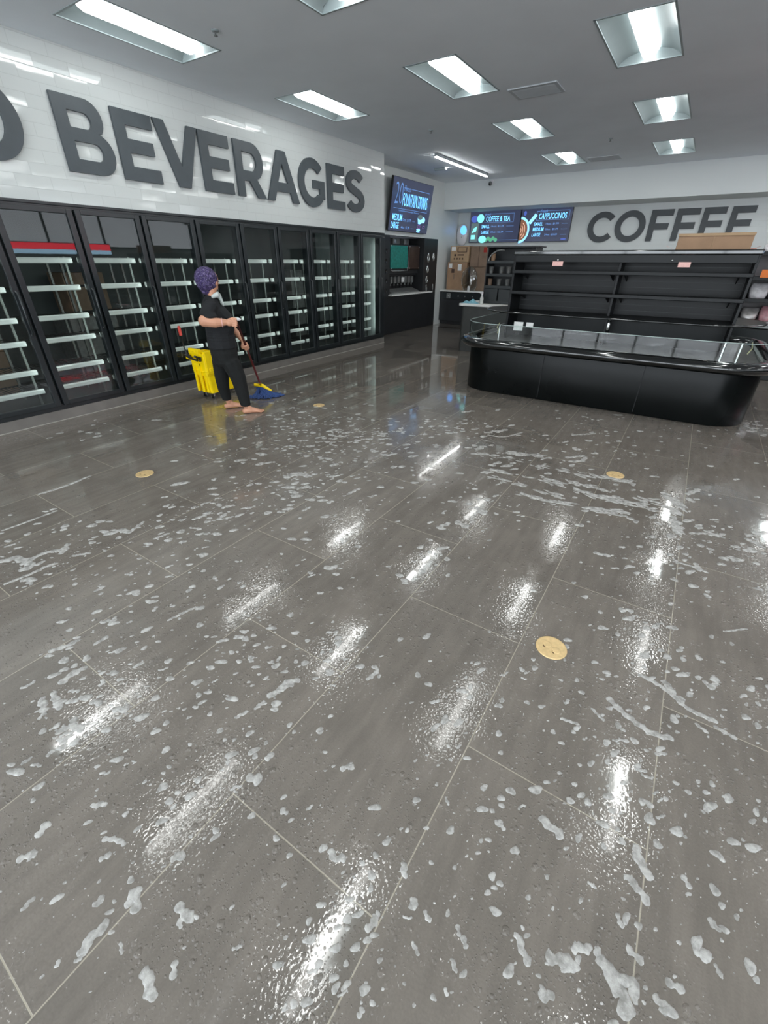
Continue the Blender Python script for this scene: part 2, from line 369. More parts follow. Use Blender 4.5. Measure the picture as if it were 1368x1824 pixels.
M_added_led = mat('added_cooler_light', (.6,.6,.6), .5, emit=(.85,1.0,.96), es=2.5, noise=.01)  # glow for the strips added inside the cooler
# ---------------------------------------------------------------- the room
struct(MB().quad((-7.5, YF, 0), (XR, YF, 0), (XR, YB, 0), (-7.5, YB, 0)).build('floor', M_floor))
COLS = [-4.76, -2.91, -1.07, .77, 2.6, 4.4]; ROWS = [-4.04, -1.58, .88, 3.34, 5.80, 8.27, 10.72]
LAMPS = [(x, y) for x in COLS for y in ROWS if not (x == -4.76 and y > 7)]
b = MB(); xs = sorted({-7.5, XR, *[x-.3 for x in COLS], *[x+.3 for x in COLS]}); ys = sorted({YF, YB, *[y-.6 for y in ROWS], *[y+.6 for y in ROWS]})
for x0, x1 in zip(xs, xs[1:]):
    for y0, y1 in zip(ys, ys[1:]):
        if any(abs((x0+x1)/2-a) < .25 and abs((y0+y1)/2-c) < .5 for a, c in LAMPS): continue
        b.quad((x0, y0, CEIL), (x0, y1, CEIL), (x1, y1, CEIL), (x1, y0, CEIL))
struct(b.build('ceiling', M_ceil))
YC0, YC1 = .55, 8.42
b = MB(); b.box((XL-.18, YF, 2.06), (XL, 8.54, CEIL)); b.box((XL-.18, YF, .0), (XL, YC0-.05, 2.06)); b.box((XN-.02, 8.44, 0), (XL-.20, 8.54, CEIL))
struct(b.build('wall_left', M_tilewall))
struct(MB().box((XN-.12, 8.55, 2.087), (XN, YB, CEIL)).build('wall_side', M_tileside)); struct(MB().box((XN-.12, 12.02, 0), (XN, YB, 2.087)).build('wall_side_lower', M_tileside))
struct(MB().box((XN-.12, YB, 0), (XR, YB+.1, CEIL)).build('wall_back', M_tileback))
struct(MB().box((XR, YF, 0), (XR+.1, YB, CEIL)).build('wall_right', M_paint))
struct(MB().box((-7.5, YF-.1, 0), (XR, YF, CEIL)).build('wall_front', M_paint))
for i, (a, c) in enumerate([((-5.4, YF+.005, .25), (6.0, YF+.03, 3.05))]):
    b = MB(); n = 8
    for k in range(n+1): x = a[0]+(c[0]-a[0])*k/n; b.box((x-.04, YF, .2), (x+.04, YF+.1, 3.1))
    b.box((a[0], YF, .18), (c[0], YF+.1, .28)); b.box((a[0], YF, 3.02), (c[0], YF+.1, 3.12)); struct(b.build('added_window_1', M_frame))  # unseen frame added around the front fill light
b = MB()
for k in range(11): y = -4.5+1.7*k; b.box((XR-.08, y-.03, 1.92), (XR, y+.03, 3.08))
b.box((XR-.08, -4.5, 1.90), (XR, 12.5, 1.95)); b.box((XR-.08, -4.5, 3.05), (XR, 12.5, 3.10)); struct(b.build('added_window_2', M_frame))  # unseen frame added around the side fill light
struct(MB().box((XN, 12.25, 2.74), (XR, YB, CEIL)).build('trim_1', M_paint))
b = MB(); b.box((XL-.06, YC0-.05, 0), (XL+.012, 8.54, .115)); b.box((XL-.06, 8.54, 0), (XL+.012, 8.552, .115))
struct(b.build('baseboard_left', M_basetile, bevel=.003))
struct(MB().box((XL-.0, YC0-.05, .0), (XL+.0165, 8.555, .006)).build('trim_2', mat('pale_caulk_line', (.42,.40,.36), .4, noise=.1)))

# ---------------------------------------------------------------- ceiling lamps
def troffer():
    t = thing('ceiling_light', 'x', 'ceiling light', (0, 0, CEIL), group='recessed ceiling lights')
    b = MB(); b.smooth = True
    prof = [(.285, .002), (.25, .030), (.19, .055), (.12, .070), (.075, .078)]
    for s in (-1, 1):
        P = [(s*x, z) for x, z in prof]; vs = [(x, -.56 if i > 0 else -.585, z) for i, (x, z) in enumerate(P)] + [(x, .56 if i > 0 else .585, z) for i, (x, z) in enumerate(P)]
        n = len(P); b.add(vs, [(i, i+1, n+i+1, n+i) for i in range(n-1)])
    b.smooth = False
    b.box((-.075, -.56, .078), (.075, .56, .084))
    for s in (-1, 1):
        b.quad((-.285, s*.585, .002), (.285, s*.585, .002), (.075, s*.545, .078), (-.075, s*.545, .078))
        b.quad((-.285, s*.585, .002), (-.075, s*.545, .078), (-.19, s*.56, .056), (-.25, s*.565, .031))
        b.quad((.285, s*.585, .002), (.075, s*.545, .078), (.19, s*.56, .056), (.25, s*.565, .031))
    b.build('reflector', M_troff, t)
    b = MB()
    for a, c in (((-.3,-.6,-.004),(-.283,.6,.02)), ((.283,-.6,-.004),(.3,.6,.02)), ((-.3,-.6,-.004),(.3,-.583,.02)), ((-.3,.583,-.004),(.3,.6,.02))): b.box(a, c)
    b.box((-.3,-.6,.086), (.3,.6,.09))
    b.build('frame', M_troff, t)
    b = MB(); b.smooth = True; n = 10; R = .078; L = .535; vs = []; fs = []
    secs = [(-L, .55), (-L+.02, .85), (-L+.05, 1), (L-.05, 1), (L-.02, .85), (L, .55)]
    for y, k in secs:
        for i in range(n+1): a = pi*i/n; vs.append((R*cos(a)*(.9+.1*k), y, .072 - .082*k*sin(a)))
    for j in range(len(secs)-1):
        for i in range(n): fs.append((j*(n+1)+i, j*(n+1)+i+1, (j+1)*(n+1)+i+1, (j+1)*(n+1)+i))
    fs.append(tuple(range(n+1))); fs.append(tuple(range((len(secs)-1)*(n+1)+n, (len(secs)-1)*(n+1)-1, -1)))
    b.add(vs, fs); nf = len(b.mi)
    for q in range(nf):
        if q % n < 3 or q % n > 6 or q >= nf-2: b.mi[q] = 1
    b.build('lens', [M_lens, M_lens2], t)
    return t
LN = {
 (-4.76,3.34): 'large recessed ceiling light above the start of the grey wall word',
 (-4.76,5.80): 'recessed ceiling light beside the white tiled wall, farther one of the two',
 (-2.91,3.34): 'ceiling light cut off by the top edge of the photo, left of middle',
 (-2.91,5.80): 'recessed ceiling light in the middle of the ceiling, nearest of its row of three',
 (-2.91,8.27): 'recessed ceiling light, middle one of the centre row, right of the first air vent',
 (-2.91,10.72): 'smallest recessed ceiling light of the centre row, left of the far air vent',
 (-1.07,5.80): 'biggest recessed ceiling light at top right of the photo',
 (-1.07,8.27): 'recessed ceiling light at the right, middle one of the right-hand row',
 (-1.07,10.72): 'recessed ceiling light at the right, nearest the wall with the word COFFEE'}
t0 = troffer(); first = True
for x, y in LAMPS:
    t = t0 if first else copy_tree(t0); first = False
    t.location = (x, y, CEIL); t['label'] = LN.get((x, y), 'recessed ceiling light beyond the photo borders, only its reflection or glow shows')
t = thing('linear_ceiling_light', 'long thin strip light on the ceiling near the fountain drinks screen', 'ceiling light', (-4.78, 10.22, CEIL))
b = mb((-4.78, 10.22, CEIL)); b.box((-4.81, 8.97, CEIL-.05), (-4.75, 11.47, CEIL)); b.build('housing', M_troff, t, bevel=.004)
b = mb((-4.78, 10.22, CEIL)); b.box((-4.803, 8.98, CEIL-.064), (-4.757, 10.21, CEIL-.0505)); b.box((-4.803, 10.23, CEIL-.064), (-4.757, 11.46, CEIL-.0505)); b.build('diffuser', M_lens, t)
M_vent = mat('grey_vent_grille', (.50,.53,.56), .5, noise=.05)
for i, (x, y, lab) in enumerate(((-2.25, 6.62, 'grey ceiling air vent between the two nearer rows of lights'), (-2.25, 11.05, 'small grey ceiling air vent near the far wall'))):
    t = thing('ceiling_vent', lab, 'air vent', (x, y, CEIL), group='ceiling air vents'); lc = (x, y, CEIL)
    b = mb(lc)
    for a, c in (((-.28,-.2),(.28,-.16)), ((-.28,.16),(.28,.2)), ((-.28,-.16),(-.24,.16)), ((.24,-.16),(.28,.16))): b.box((x+a[0], y+a[1], CEIL-.012), (x+c[0], y+c[1], CEIL))
    b.build('frame', M_vent, t, bevel=.003)
    b = mb(lc); b.box((x-.24, y-.16, CEIL-.003), (x+.24, y+.16, CEIL-.001)); b.build('backing', M_greysteel, t)
    b = mb(lc)
    for k in range(8):
        yy = y-.15+k*.04; b.quad((x-.24, yy, CEIL-.004), (x+.24, yy, CEIL-.004), (x+.24, yy+.03, CEIL-.016), (x-.24, yy+.03, CEIL-.016))
    b.build('louvers', M_vent, t)
for i, (x, y, lab) in enumerate(((-4.17, 3.64, 'small sprinkler head right of the big light near the tiled wall'), (-4.12, 7.54, 'small sprinkler head on the ceiling near the strip light'), (-1.9, 9.5, 'small sprinkler head between the two right-hand rows of lights'))):
    t = thing('sprinkler_head', lab, 'sprinkler', (x, y, CEIL), group='sprinkler heads')
    mb().lathe([(0, 0), (.035, 0), (.03, -.008), (.012, -.01)]).build('collar', M_troff, t)
    mb().lathe([(.008, -.008), (.008, -.03), (.018, -.032), (.018, -.036), (0, -.036)]).build('nozzle', M_greysteel, t)
t = thing('emergency_light', 'flat white fixture on the ceiling just left of the strip light', 'ceiling fixture', (-5.39, 10.35, CEIL)); lc = (-5.39, 10.35, CEIL)
b = mb(lc); b.box((-5.53, 10.31, CEIL-.035), (-5.25, 10.39, CEIL)); b.build('body', M_troff, t, bevel=.008)
b = mb(lc); b.box((-5.262, 10.318, CEIL-.03), (-5.246, 10.382, CEIL-.006)); b.build('lamp', M_lens, t)
t = thing('security_camera', 'small security camera high on the soffit beside the corner', 'camera', (-4.95, 12.2, 3.24)); lc = (-4.95, 12.2, 3.24)
b = mb(lc); b.box((-4.98, 12.235, 3.2), (-4.92, 12.25, 3.28)); b.tube([(-4.95, 12.24, 3.25), (-4.95, 12.17, 3.25), (-4.95, 12.15, 3.22)], .012, 8); b.build('mount', M_whitepl, t)
b = mb(lc); b.ell((-4.95, 12.14, 3.20), (.045, .045, .045), 14); b.build('housing', M_greysteel, t)
b = mb(lc); b.ell((-4.95, 12.115, 3.185), (.028, .028, .028), 12); b.build('lens', M_knob, t)

# ---------------------------------------------------------------- the glass door cooler
DP = .712; NB = 11; Y0 = YC1 - .03 - NB*DP
lc = (XL, (YC0+YC1)/2, .115); t = thing('glass_door_cooler', 'long black framed walk-in cooler with a run of glass doors', 'cooler', lc)
b = mb(lc); x0, x1 = XL-.10, XL+.02
b.box((x0, YC0-.05, 1.995), (x1, 8.44, 2.062)); b.box((x0, YC0-.05, .115), (x1, 8.44, .185))
for k in range(NB+1):
    y = Y0 + k*DP; b.box((x0, y-.028, .185), (x1-.006, y+.028, 1.995))
b.box((x0, 8.40, .185), (x1, 8.54, 1.995)); b.box((x0, 8.44, 1.995), (x1, 8.54, 2.062)); b.box((x0, 8.44, .115), (x1, 8.54, .185)); b.box((x1, YC0-.05, 2.035), (x1+.012, 8.44, 2.062))
cf = b.build('frame', M_frame, t, bevel=.004)
for k in range(1, NB+1):
    y = Y0 + k*DP; b = mb(lc); b.box((x0-.010, y-.006, .30), (x0, y+.010, 1.9)); b.build('added_light_strip', M_added_led, t)  # added strip tucked behind each mullion to brighten the shelf rails
xb = -7.35; ya = YC0-.05
struct(MB().box((xb, ya, .0), (x0, 8.43, .12)).build('trim_3', M_inner)); struct(MB().box((xb, ya, 2.35), (x0-.08, 8.43, 2.37)).build('trim_4', M_inner))
struct(MB().box((xb-.05, ya, 0), (xb, 8.43, 2.37)).build('wall_cooler_back', M_inner)); struct(MB().box((xb, ya-.05, 0), (x0, ya, 2.35)).build('wall_cooler_front', M_inner))
b = MB(); b.quad((xb, 8.425, .12), (x0, 8.425, .12), (x0, 8.425, 2.35), (xb, 8.425, 2.35)); struct(b.build('wall_cooler_end', mat('white_end_panel', (.45,.50,.49), .4, noise=.08)))
for k in range(NB):
    ya, yb = Y0 + k*DP + .012, Y0 + (k+1)*DP - .012; xf0, xf1 = XL+.022, XL+.058
    b = mb(lc); sw = .056
    b.box((xf0, ya, .165), (xf1, ya+sw, 2.012)); b.box((xf0, yb-sw, .165), (xf1, yb, 2.012)); b.box((xf0, ya+sw, .165), (xf1, yb-sw, .165+.05)); b.box((xf0, ya+sw, 2.012-.042), (xf1, yb-sw, 2.012))
    d = b.build('door', M_frame, t, bevel=.004)
    b = mb(lc); b.box((xf0+.012, ya+sw, .215), (xf0+.018, yb-sw, 1.97)); b.build('glass_pane', M_glass, d)
    b = mb(lc); yh = yb - .03; b.tube([(xf1-.002, yh, 1.30), (xf1+.03, yh, 1.28), (xf1+.03, yh, .92), (xf1-.002, yh, .90)], .009, 8); b.build('handle', M_frame, d)
b = 0
# shelf racks behind the doors
RZ = [.295, .50, .795, 1.02, 1.305, 1.565]
def rack():
    r = thing('shelf_rack', 'x', 'shelf rack', (-6.1, 0, .12), group='wire shelf racks inside the cooler'); lc = (-6.1, 0, .12)
    for z in RZ:
        b = mb(lc); b.box((-6.38, -.32, z-.012), (-6.37, .32, z)); b.box((-5.885, -.32, z-.012), (-5.875, .32, z))
        for k in range(17): y = -.31 + k*.0385; b.box((-6.375, y, z-.008), (-5.88, y+.007, z-.002))
        s = b.build('shelf', M_wire, r)
        b = mb(lc); b.smooth = False
        pr = [(-5.872, z-.022), (-5.850, z-.030), (-5.838, z-.022), (-5.836, z+.012), (-5.846, z+.024), (-5.872, z+.026)]
        vs = [(x, -.325, zz) for x, zz in pr] + [(x, .325, zz) for x, zz in pr]; n = len(pr)
        b.add(vs, [(i, (i+1) % n, n+(i+1) % n, n+i) for i in range(n)] + [tuple(range(n-1,-1,-1)), tuple(range(n, 2*n))])
        b.build('price_rail', M_rail, s, bevel=.003)
    for y, x in ((.265, -5.905), (-.30, -6.36), (.265, -6.36)):
        if 1:
            b = mb(lc); b.box((x-.012, y, .12), (x+.012, y+.022, 1.60)); b.build('post', M_steel, r)
    return r
r0 = rack(); ORD = ['last', 'second from last', 'third from last', 'fourth from last', 'fifth from last', 'sixth from last', 'seventh from last', 'eighth from last', 'ninth from last', 'tenth from last', 'eleventh from last']
for k in range(NB):
    r = r0 if k == 0 else copy_tree(r0)
    r.location = (-6.1, Y0 + (k+.5)*DP, .12)
    r['label'] = 'empty white-railed shelf rack behind the %s cooler door towards the fountain' % ORD[NB-1-k]
# what stands in the storage space behind the racks
for i, (y, z, s, mt, lab, sup) in enumerate((
    (1.75, .121, (.45,.5,.50), M_card2, 'brown carton on the cooler floor behind the leftmost racks', 0), (1.78, .626, (.42,.46,.45), M_card, 'brown carton in the middle of the stack deep in the cooler', 0), (1.8, 1.082, (.42,.44,.42), M_card2, 'top brown carton of the stack deep behind the leftmost cooler racks', 0),
    (3.1, .12, (.5,.6,.8), M_greysteel, 'tall grey crate deep in the cooler behind the third visible door', 0), (3.15, .926, (.4,.5,.5), M_card2, 'carton on the tall grey crate deep in the cooler', 0),
    (5.6, .12, (.5,.8,1.1), M_dark, 'dark storage bin deep in the cooler behind the middle doors', 0), (7.3, .12, (.4,.7,1.3), M_greysteel, 'tall grey cabinet deep in the cooler near its far end', 0))):
    x = -6.95; b = MB(); b.box((-s[0]/2, -s[1]/2, 0), (s[0]/2, s[1]/2, s[2])); b.box((-s[0]/2-.004, -.025, s[2]-.1), (-s[0]/2+s[0]+.004, .025, s[2]+.002))
    o = b.build('storage_box', mt, bevel=.004); o.location = (x, y, z); tag(o, lab, 'storage box', 'boxes deep in the cooler')
t = thing('dust_mask', 'small white cup-shaped mask hanging by its strap behind a far cooler door', 'mask', (-5.70, 7.05, 1.62)); lc = (-5.70, 7.05, 1.62)
b = mb(lc); b.lathe([(.001, -.10), (.02, -.095), (.05, -.06), (.062, -.01), (.058, .0), (.045, -.055), (.018, -.085), (.001, -.09)], (-5.75, 7.05, 1.70), 16); b.build('cup', M_whitepl, t)
b = mb(lc); b.tube([(-5.75, 7.05+.06*cos(a), 1.70+.11*sin(a)) for a in [pi*i/12 for i in range(13)]], .004, 6); b.tube([(-5.75, 7.05, 1.81), (-5.74, 7.05, 1.86), (-5.73, 7.05, 1.99)], .0025, 6); b.build('strap', M_towel, t)

# ---------------------------------------------------------------- big wall letters
def arc(cx, cy, rx, ry, a0, a1, n=20): return [(cx + rx*cos(radians(a0+(a1-a0)*i/n)), cy + ry*sin(radians(a0+(a1-a0)*i/n))) for i in range(n+1)]
T = .205
def bowl(x0, y0, y1, w, t=0):
    r = (y1-y0)/2; return [(x0, y0)] + arc(w-r, y0+r, r, r, -90, 90, 16) + [(x0, y1)]
def stroke(pts, t):
    L = []; R = []; n = len(pts)
    for i, p in enumerate(pts):
        a = pts[max(i-1, 0)]; c = pts[min(i+1, n-1)]; dx, dy = c[0]-a[0], c[1]-a[1]; d = math.hypot(dx, dy)
        L.append((p[0]-dy/d*t/2, p[1]+dx/d*t/2)); R.append((p[0]+dy/d*t/2, p[1]-dx/d*t/2))
    return L + R[::-1]
def glyph(c):
    if c == 'E': w = .74; return w, [[(0,0),(w,0),(w,T),(T,T),(T,.5-T/2+.01),(w*.92,.5-T/2+.01),(w*.92,.5+T/2),(T,.5+T/2),(T,1-T),(w*.98,1-T),(w*.98,1),(0,1)]]
    if c == 'F': w = .74; return w, [[(0,0),(T,0),(T,.5-T/2-.03),(w*.90,.5-T/2-.03),(w*.90,.5+T/2-.03),(T,.5+T/2-.03),(T,1-T),(w,1-T),(w,1),(0,1)]]
    if c == 'V': w = .96; m = w/2; return w, [[(0,1),(.225,1),(m,.33),(w-.225,1),(w,1),(m+.13,0),(m-.13,0)]]
    if c == 'A': w = 1.08; m = w/2; return w, [[(0,0),(.225,0),(.30,.20),(w-.30,.20),(w-.225,0),(w,0),(m+.13,1),(m-.13,1)], [(.375,.385),(w-.375,.385),(m,.76)]]
    if c == 'B':
        w = .86; o = [(0,0)] + arc(w-.29, .29, .29, .29, -90, 75, 14) + arc(w-.34, .745, .255, .255, -40, 90, 12) + [(0,1)]
        return w, [o, bowl(T, .185, .425, w-.20)[::-1], bowl(T, .60, .815, w-.29)[::-1]]
    if c == 'R':
        w = .86; o = [(0,0),(T,0),(T,.30),(.37,.30),(.60,0),(.86,0),(.60,.35)] + arc(w-.37, .66, .34, .34, -55, 90, 16) + [(0,1)]
        return w, [o, bowl(T, .485, .815, w-.235)[::-1]]
    if c == 'D': w = .92; return w, [[(0,0)] + arc(.42, .5, .5, .5, -90, 90, 24) + [(0,1)], [(T,.19)] + arc(.40, .5, .29, .31, -90, 90, 20) + [(T,.81)]]
    if c == 'O': w = 1.06; return w, [arc(.53, .5, .53, .52, 0, 354, 40), arc(.53, .5, .32, .315, 0, 354, 40)]
    if c == 'C': w = .98; return w, [stroke(arc(.53, .5, .425, .415, 40, 320, 40), T)]
    if c == 'G':
        w = 1.0; a = stroke(arc(.52, .5, .415, .415, 42, 325, 40), T)
        o = arc(.52, .5, .52, .52, 42, 325, 40); o += [(1.0, .18), (1.0, .57), (.54, .57), (.54, .395), (.80, .395), (.80, .275)] + arc(.52, .5, .315, .31, 312, 42, 36)
        return w, [o]
    if c == 'S':
        P = arc(.40, .70, .275, .20, 28, 180, 14) + arc(.40, .70, .275, .165, 195, 250, 6) + arc(.395, .30, .285, .185, 70, 0, 8) + arc(.395, .30, .285, .20, -12, -152, 16)
        return .80, [stroke(P, .20)]
def wall_letter(ch, word, lab, h, wid, place, mt, depth=.03):
    w, loops = glyph(ch); vs, fs = fill2d([[(x/w*wid, y*h) for x, y in lp] for lp in loops], depth/2)
    o = MB().add([(x, y, z) for x, y, z in vs], fs).build('sign_letter', mt, smooth=False)
    o.matrix_world = place; tag(o, lab, 'letter', 'letters of the word ' + word); return o
YZ = Matrix(((0, 0, 1, 0), (1, 0, 0, 0), (0, 1, 0, 0), (0, 0, 0, 1)))      # x->Y, y->Z, z->X
XZ = Matrix(((1, 0, 0, 0), (0, 0, -1, 0), (0, 1, 0, 0), (0, 0, 0, 1)))     # x->X, y->Z, z->-Y
WL = [('D', 1.93, .555, 'large slate grey letter D cut by the left edge of the photo'),
 ('B', 2.80, .50, 'large slate grey letter B that starts the word BEVERAGES'), ('E', 3.365, .445, 'large slate grey letter E between the B and the V'),
 ('V', 3.825, .565, 'large slate grey letter V in the word BEVERAGES'), ('E', 4.40, .455, 'large slate grey letter E between the V and the R'),
 ('R', 4.93, .50, 'large slate grey letter R in the word BEVERAGES'), ('A', 5.46, .655, 'large slate grey letter A in the word BEVERAGES'),
 ('G', 6.13, .60, 'large slate grey letter G in the word BEVERAGES'), ('E', 6.81, .46, 'large slate grey letter E between the G and the S'), ('S', 7.30, .56, 'large slate grey letter S that ends the word BEVERAGES')]
for c, y, wd, lab in WL: wall_letter(c, 'BEVERAGES', lab, .60, wd, Matrix.Translation((XL+.020, y, 2.335)) @ YZ, M_letter)
WC = [('C', -2.74, .60, 'charcoal letter C that starts the word COFFEE'), ('O', -2.13, .64, 'charcoal letter O in the word COFFEE'), ('F', -1.42, .44, 'charcoal first letter F in the word COFFEE, right of the O'),
 ('F', -.92, .44, 'charcoal second letter F in the word COFFEE'), ('E', -.42, .42, 'charcoal letter E right after the two letters F of COFFEE'), ('E', .08, .42, 'charcoal last letter E of COFFEE, half hidden by the carton')]
for c, x, wd, lab in WC: wall_letter(c, 'COFFEE', lab, .60, wd, Matrix.Translation((x, YB-.02, 2.01)) @ XZ, M_letter2)

# ---------------------------------------------------------------- menu screens
def screen(lab, W, H, place, draw, depth=.05, grp='menu screens'):
    t = thing('menu_screen', lab, 'screen', group=grp); t.matrix_world = place
    b = MB(); b.box((0, 0, -depth), (W, H, -.003)); b.build('housing', M_knob, t, bevel=.005)
    b = MB(); b.quad((.008, .008, 0), (W-.008, .008, 0), (W-.008, H-.008, 0), (.008, H-.008, 0)); b.build('display', M_screen, t)
    hi, lo = MB(), MB(); extra = draw(hi, lo, W, H)
    hi.build('bright_lettering', M_txt, t); lo.build('dim_lettering', M_txt2, t)
    for nm, mbx, mt in (extra or []): mbx.build(nm, mt, t)
    return t
def disc(cx, cy, rx, ry, z=.004, n=28, a0=0, a1=360):
    return [(cx+rx*cos(radians(a0+(a1-a0)*i/n)), cy+ry*sin(radians(a0+(a1-a0)*i/n)), z) for i in range(n)]
def rectline(b, x0, y0, x1, y1, t=.006, z=.003):
    for a, c in (((x0,y0),(x1,y0+t)), ((x0,y1-t),(x1,y1)), ((x0,y0),(x0+t,y1)), ((x1-t,y0),(x1,y1))): b.quad((a[0],a[1],z),(c[0],a[1],z),(c[0],c[1],z),(a[0],c[1],z))
def hline(b, x0, y, x1, t=.006, z=.003): b.quad((x0,y,z),(x1,y,z),(x1,y+t,z),(x0,y+t,z))
E_ = lambda n, c, s: mat(n, (0,0,0), .5, emit=c, es=s*.6, noise=.05)
M_dgreen = E_('picture_green', (.10,.42,.25), .55); M_dteal = E_('picture_pale_teal', (.18,.62,.62), .9); M_dwhite = E_('picture_pale_blue', (.22,.55,1.0), 1.0)
M_dbrown = E_('picture_coffee_brown', (.15,.07,.04), .8); M_dcream = E_('picture_cream', (.75,.42,.30), .75); M_dblue = E_('picture_deep_blue', (.07,.12,.45), .6); M_dglass = E_('picture_dark_glass', (.08,.12,.13), .7); M_dpur = E_('picture_violet', (.22,.12,.35), .5)
def draw_fountain(hi, lo, W, H):
    put_text(lo, '20', .13, .50, .30, .38, .003, -.02)
    put_text(lo, 'Flavors', .47, .745, .27, .10, .003, .0, .3)
    hline(lo, .80, .80, 1.60); hline(lo, .12, .42, 1.62, .008); rectline(lo, .45, .42, 1.62, .80, .004)
    put_text(hi, 'FOUNTAIN DRINKS', .46, .48, 1.12, .235, .003, .0)
    put_text(lo, 'Unlimited fountain flavors', .35, .375, .9, .03, .003)
    put_text(hi, 'MEDIUM', .12, .20, .40, .12, .003, .008); put_text(lo, '32oz : $1.79', .55, .195, .38, .06, .003)
    put_text(hi, 'LARGE', .10, .05, .32, .12, .003, .008); put_text(lo, '44oz : $1.99', .52, .05, .38, .06, .003)
    hline(lo, 1.0, .215, 1.12); hline(lo, .97, .075, 1.10)
    a, c, d = MB(), MB(), MB()
    a.add([(1.22,.30,.004),(1.46,.30,.004),(1.43,.20,.004),(1.36,.185,.004),(1.28,.185,.004)], [(0,4,3,2,1)]); a.add(disc(1.50, .27, .09, .06, .003), [tuple(range(28))])
    a.add(disc(1.33, .07, .09, .022), [tuple(range(28))]); a.add(disc(1.33, .03, .09, .015), [tuple(range(28))])
    c.add(disc(1.34, .32, .115, .05, .005), [tuple(range(28))])
    rectline(d, 1.27, .10, 1.40, .16, .012); rectline(d, 1.52, .10, 1.62, .16, .012)
    return [('cup_picture', a, M_dwhite), ('lid_picture', c, M_dglass), ('cup_mark', d, M_dpur)]
def draw_tea(hi, lo, W, H):
    put_text(lo, 'Iced', .42, .60, .16, .06, .003, 0, .3); rectline(lo, .42, .45, 1.22, .645, .006)
    put_text(hi, 'COFFEE & TEA', .46, .475, .66, .115, .003, .008)
    for i, (n, p) in enumerate((('SMALL', '16oz : $2.29'), ('LARGE', '24oz : $2.59'))):
        y = .33-.13*i; put_text(hi, n, .35, y, .22, .075, .003, .008); put_text(lo, p, .62, y+.012, .35, .045, .003); hline(lo, 1.04, y+.03, 1.24)
    hline(lo, .75, .05, 1.40)
    a, c, d, e = MB(), MB(), MB(), MB()
    a.add(disc(.30, .55, .10, .10), [tuple(range(28))]); c.add(disc(.13, .54, .10, .075, .003), [tuple(range(28))])
    d.add(disc(.40, .075, .11, .085, .005), [tuple(range(28))])
    for k in range(5): e.add(disc(.50+.07*k, .06+.03*(k % 2), .05, .045, .003), [tuple(range(28))])
    g2 = MB(); g2.quad((.03,.02,.002),(.25,.02,.002),(.27,.45,.002),(.05,.45,.002)); h2 = MB(); h2.quad((.07,.22,.004),(.20,.26,.004),(.22,.38,.004),(.12,.33,.004)); h2.quad((.06,.08,.004),(.18,.08,.004),(.18,.18,.004),(.06,.18,.004))
    return [('orange_slice_picture', a, M_dteal), ('leaf_picture', c, M_dblue), ('lime_picture', d, M_dteal), ('mint_picture', e, M_dgreen), ('glass_picture', g2, M_dglass), ('ice_picture', h2, M_dteal)]
def draw_capp(hi, lo, W, H):
    put_text(lo, 'Fresh', .48, .62, .18, .06, .003, 0, .3); hline(lo, .38, .64, .46); rectline(lo, .40, .46, 1.20, .655, .006)
    put_text(hi, 'CAPPUCCINOS', .46, .485, .68, .12, .003, .008)
    for i, (n, p, wd) in enumerate((('SMALL', '16oz : $1.99', .22), ('MEDIUM', '20oz : $2.09', .27), ('LARGE', '24oz : $2.29', .22))):
        y = .345-.115*i; put_text(hi, n, .36-.01*i, y, wd, .075, .003, .008); put_text(lo, p, .66, y+.012, .32, .045, .003); hline(lo, 1.05, y+.03, 1.2)
    a, c, d, e = MB(), MB(), MB(), MB()
    def half(b, r, z): b.add([(.01, .26-r, z)] + [(.01+r*.85*cos(radians(-90+180*i/24)), .26+r*sin(radians(-90+180*i/24)), z) for i in range(25)] + [(.01, .26+r, z)], [tuple(range(27))])
    half(a, .29 if H > .6 else .27, .003); half(c, .235, .004)
    for k in range(3):
        r = .06+.055*k; d.add([(.02+.02*k+r*.5*cos(radians(-80+160*i/16)), .25+r*sin(radians(-80+160*i/16)), .005) for i in range(17)] + [(.02+.02*k+(r-.022)*.5*cos(radians(80-160*i/16)), .25+(r-.022)*sin(radians(80-160*i/16)), .005) for i in range(17)], [tuple(range(34))])
    a.add([(.20,.42,.003),(.27,.38,.003),(.42,.56,.003),(.36,.61,.003)], [(0,1,2,3)])
    e.add(disc(.10, .62, .035, .05), [tuple(range(28))]); e.add(disc(1.15, .05, .07, .018, .003), [tuple(range(28))])
    return [('cup_picture', a, M_dwhite), ('coffee_picture', c, M_dbrown), ('foam_picture', d, M_dcream), ('bean_picture', e, M_dblue)]
wv = Vector((.15, 0, .955)).normalized(); uv = Vector((0, 1, 0)); nv = uv.cross(wv)
PF = Matrix((uv, wv, nv)).transposed().to_4x4(); PF.translation = (-6.13, 9.45, 2.165)
screen('tilted wall screen listing fountain drinks above the drink station', 1.78, .965, PF, draw_fountain, .06)
PC = XZ.copy(); PC.translation = (-5.82, YB-.07, 2.035); screen('left wall screen listing coffee and tea prices', 1.395, .735, PC, draw_tea, .05)
PC = XZ.copy(); PC.translation = (-4.41, YB-.07, 2.035); screen('right wall screen listing cappuccino prices with a cup picture', 1.27, .745, PC, draw_capp, .05)
b = MB(); b.box((XN, 9.9, 2.45), (-6.165, 10.9, 2.80)); b.box((-6.166, 10.2, 2.5), (-6.152, 10.6, 2.7)); tag(b.build('screen_bracket', M_knob, bevel=.003), 'black bracket holding the tilted fountain screen to the wall', 'bracket')
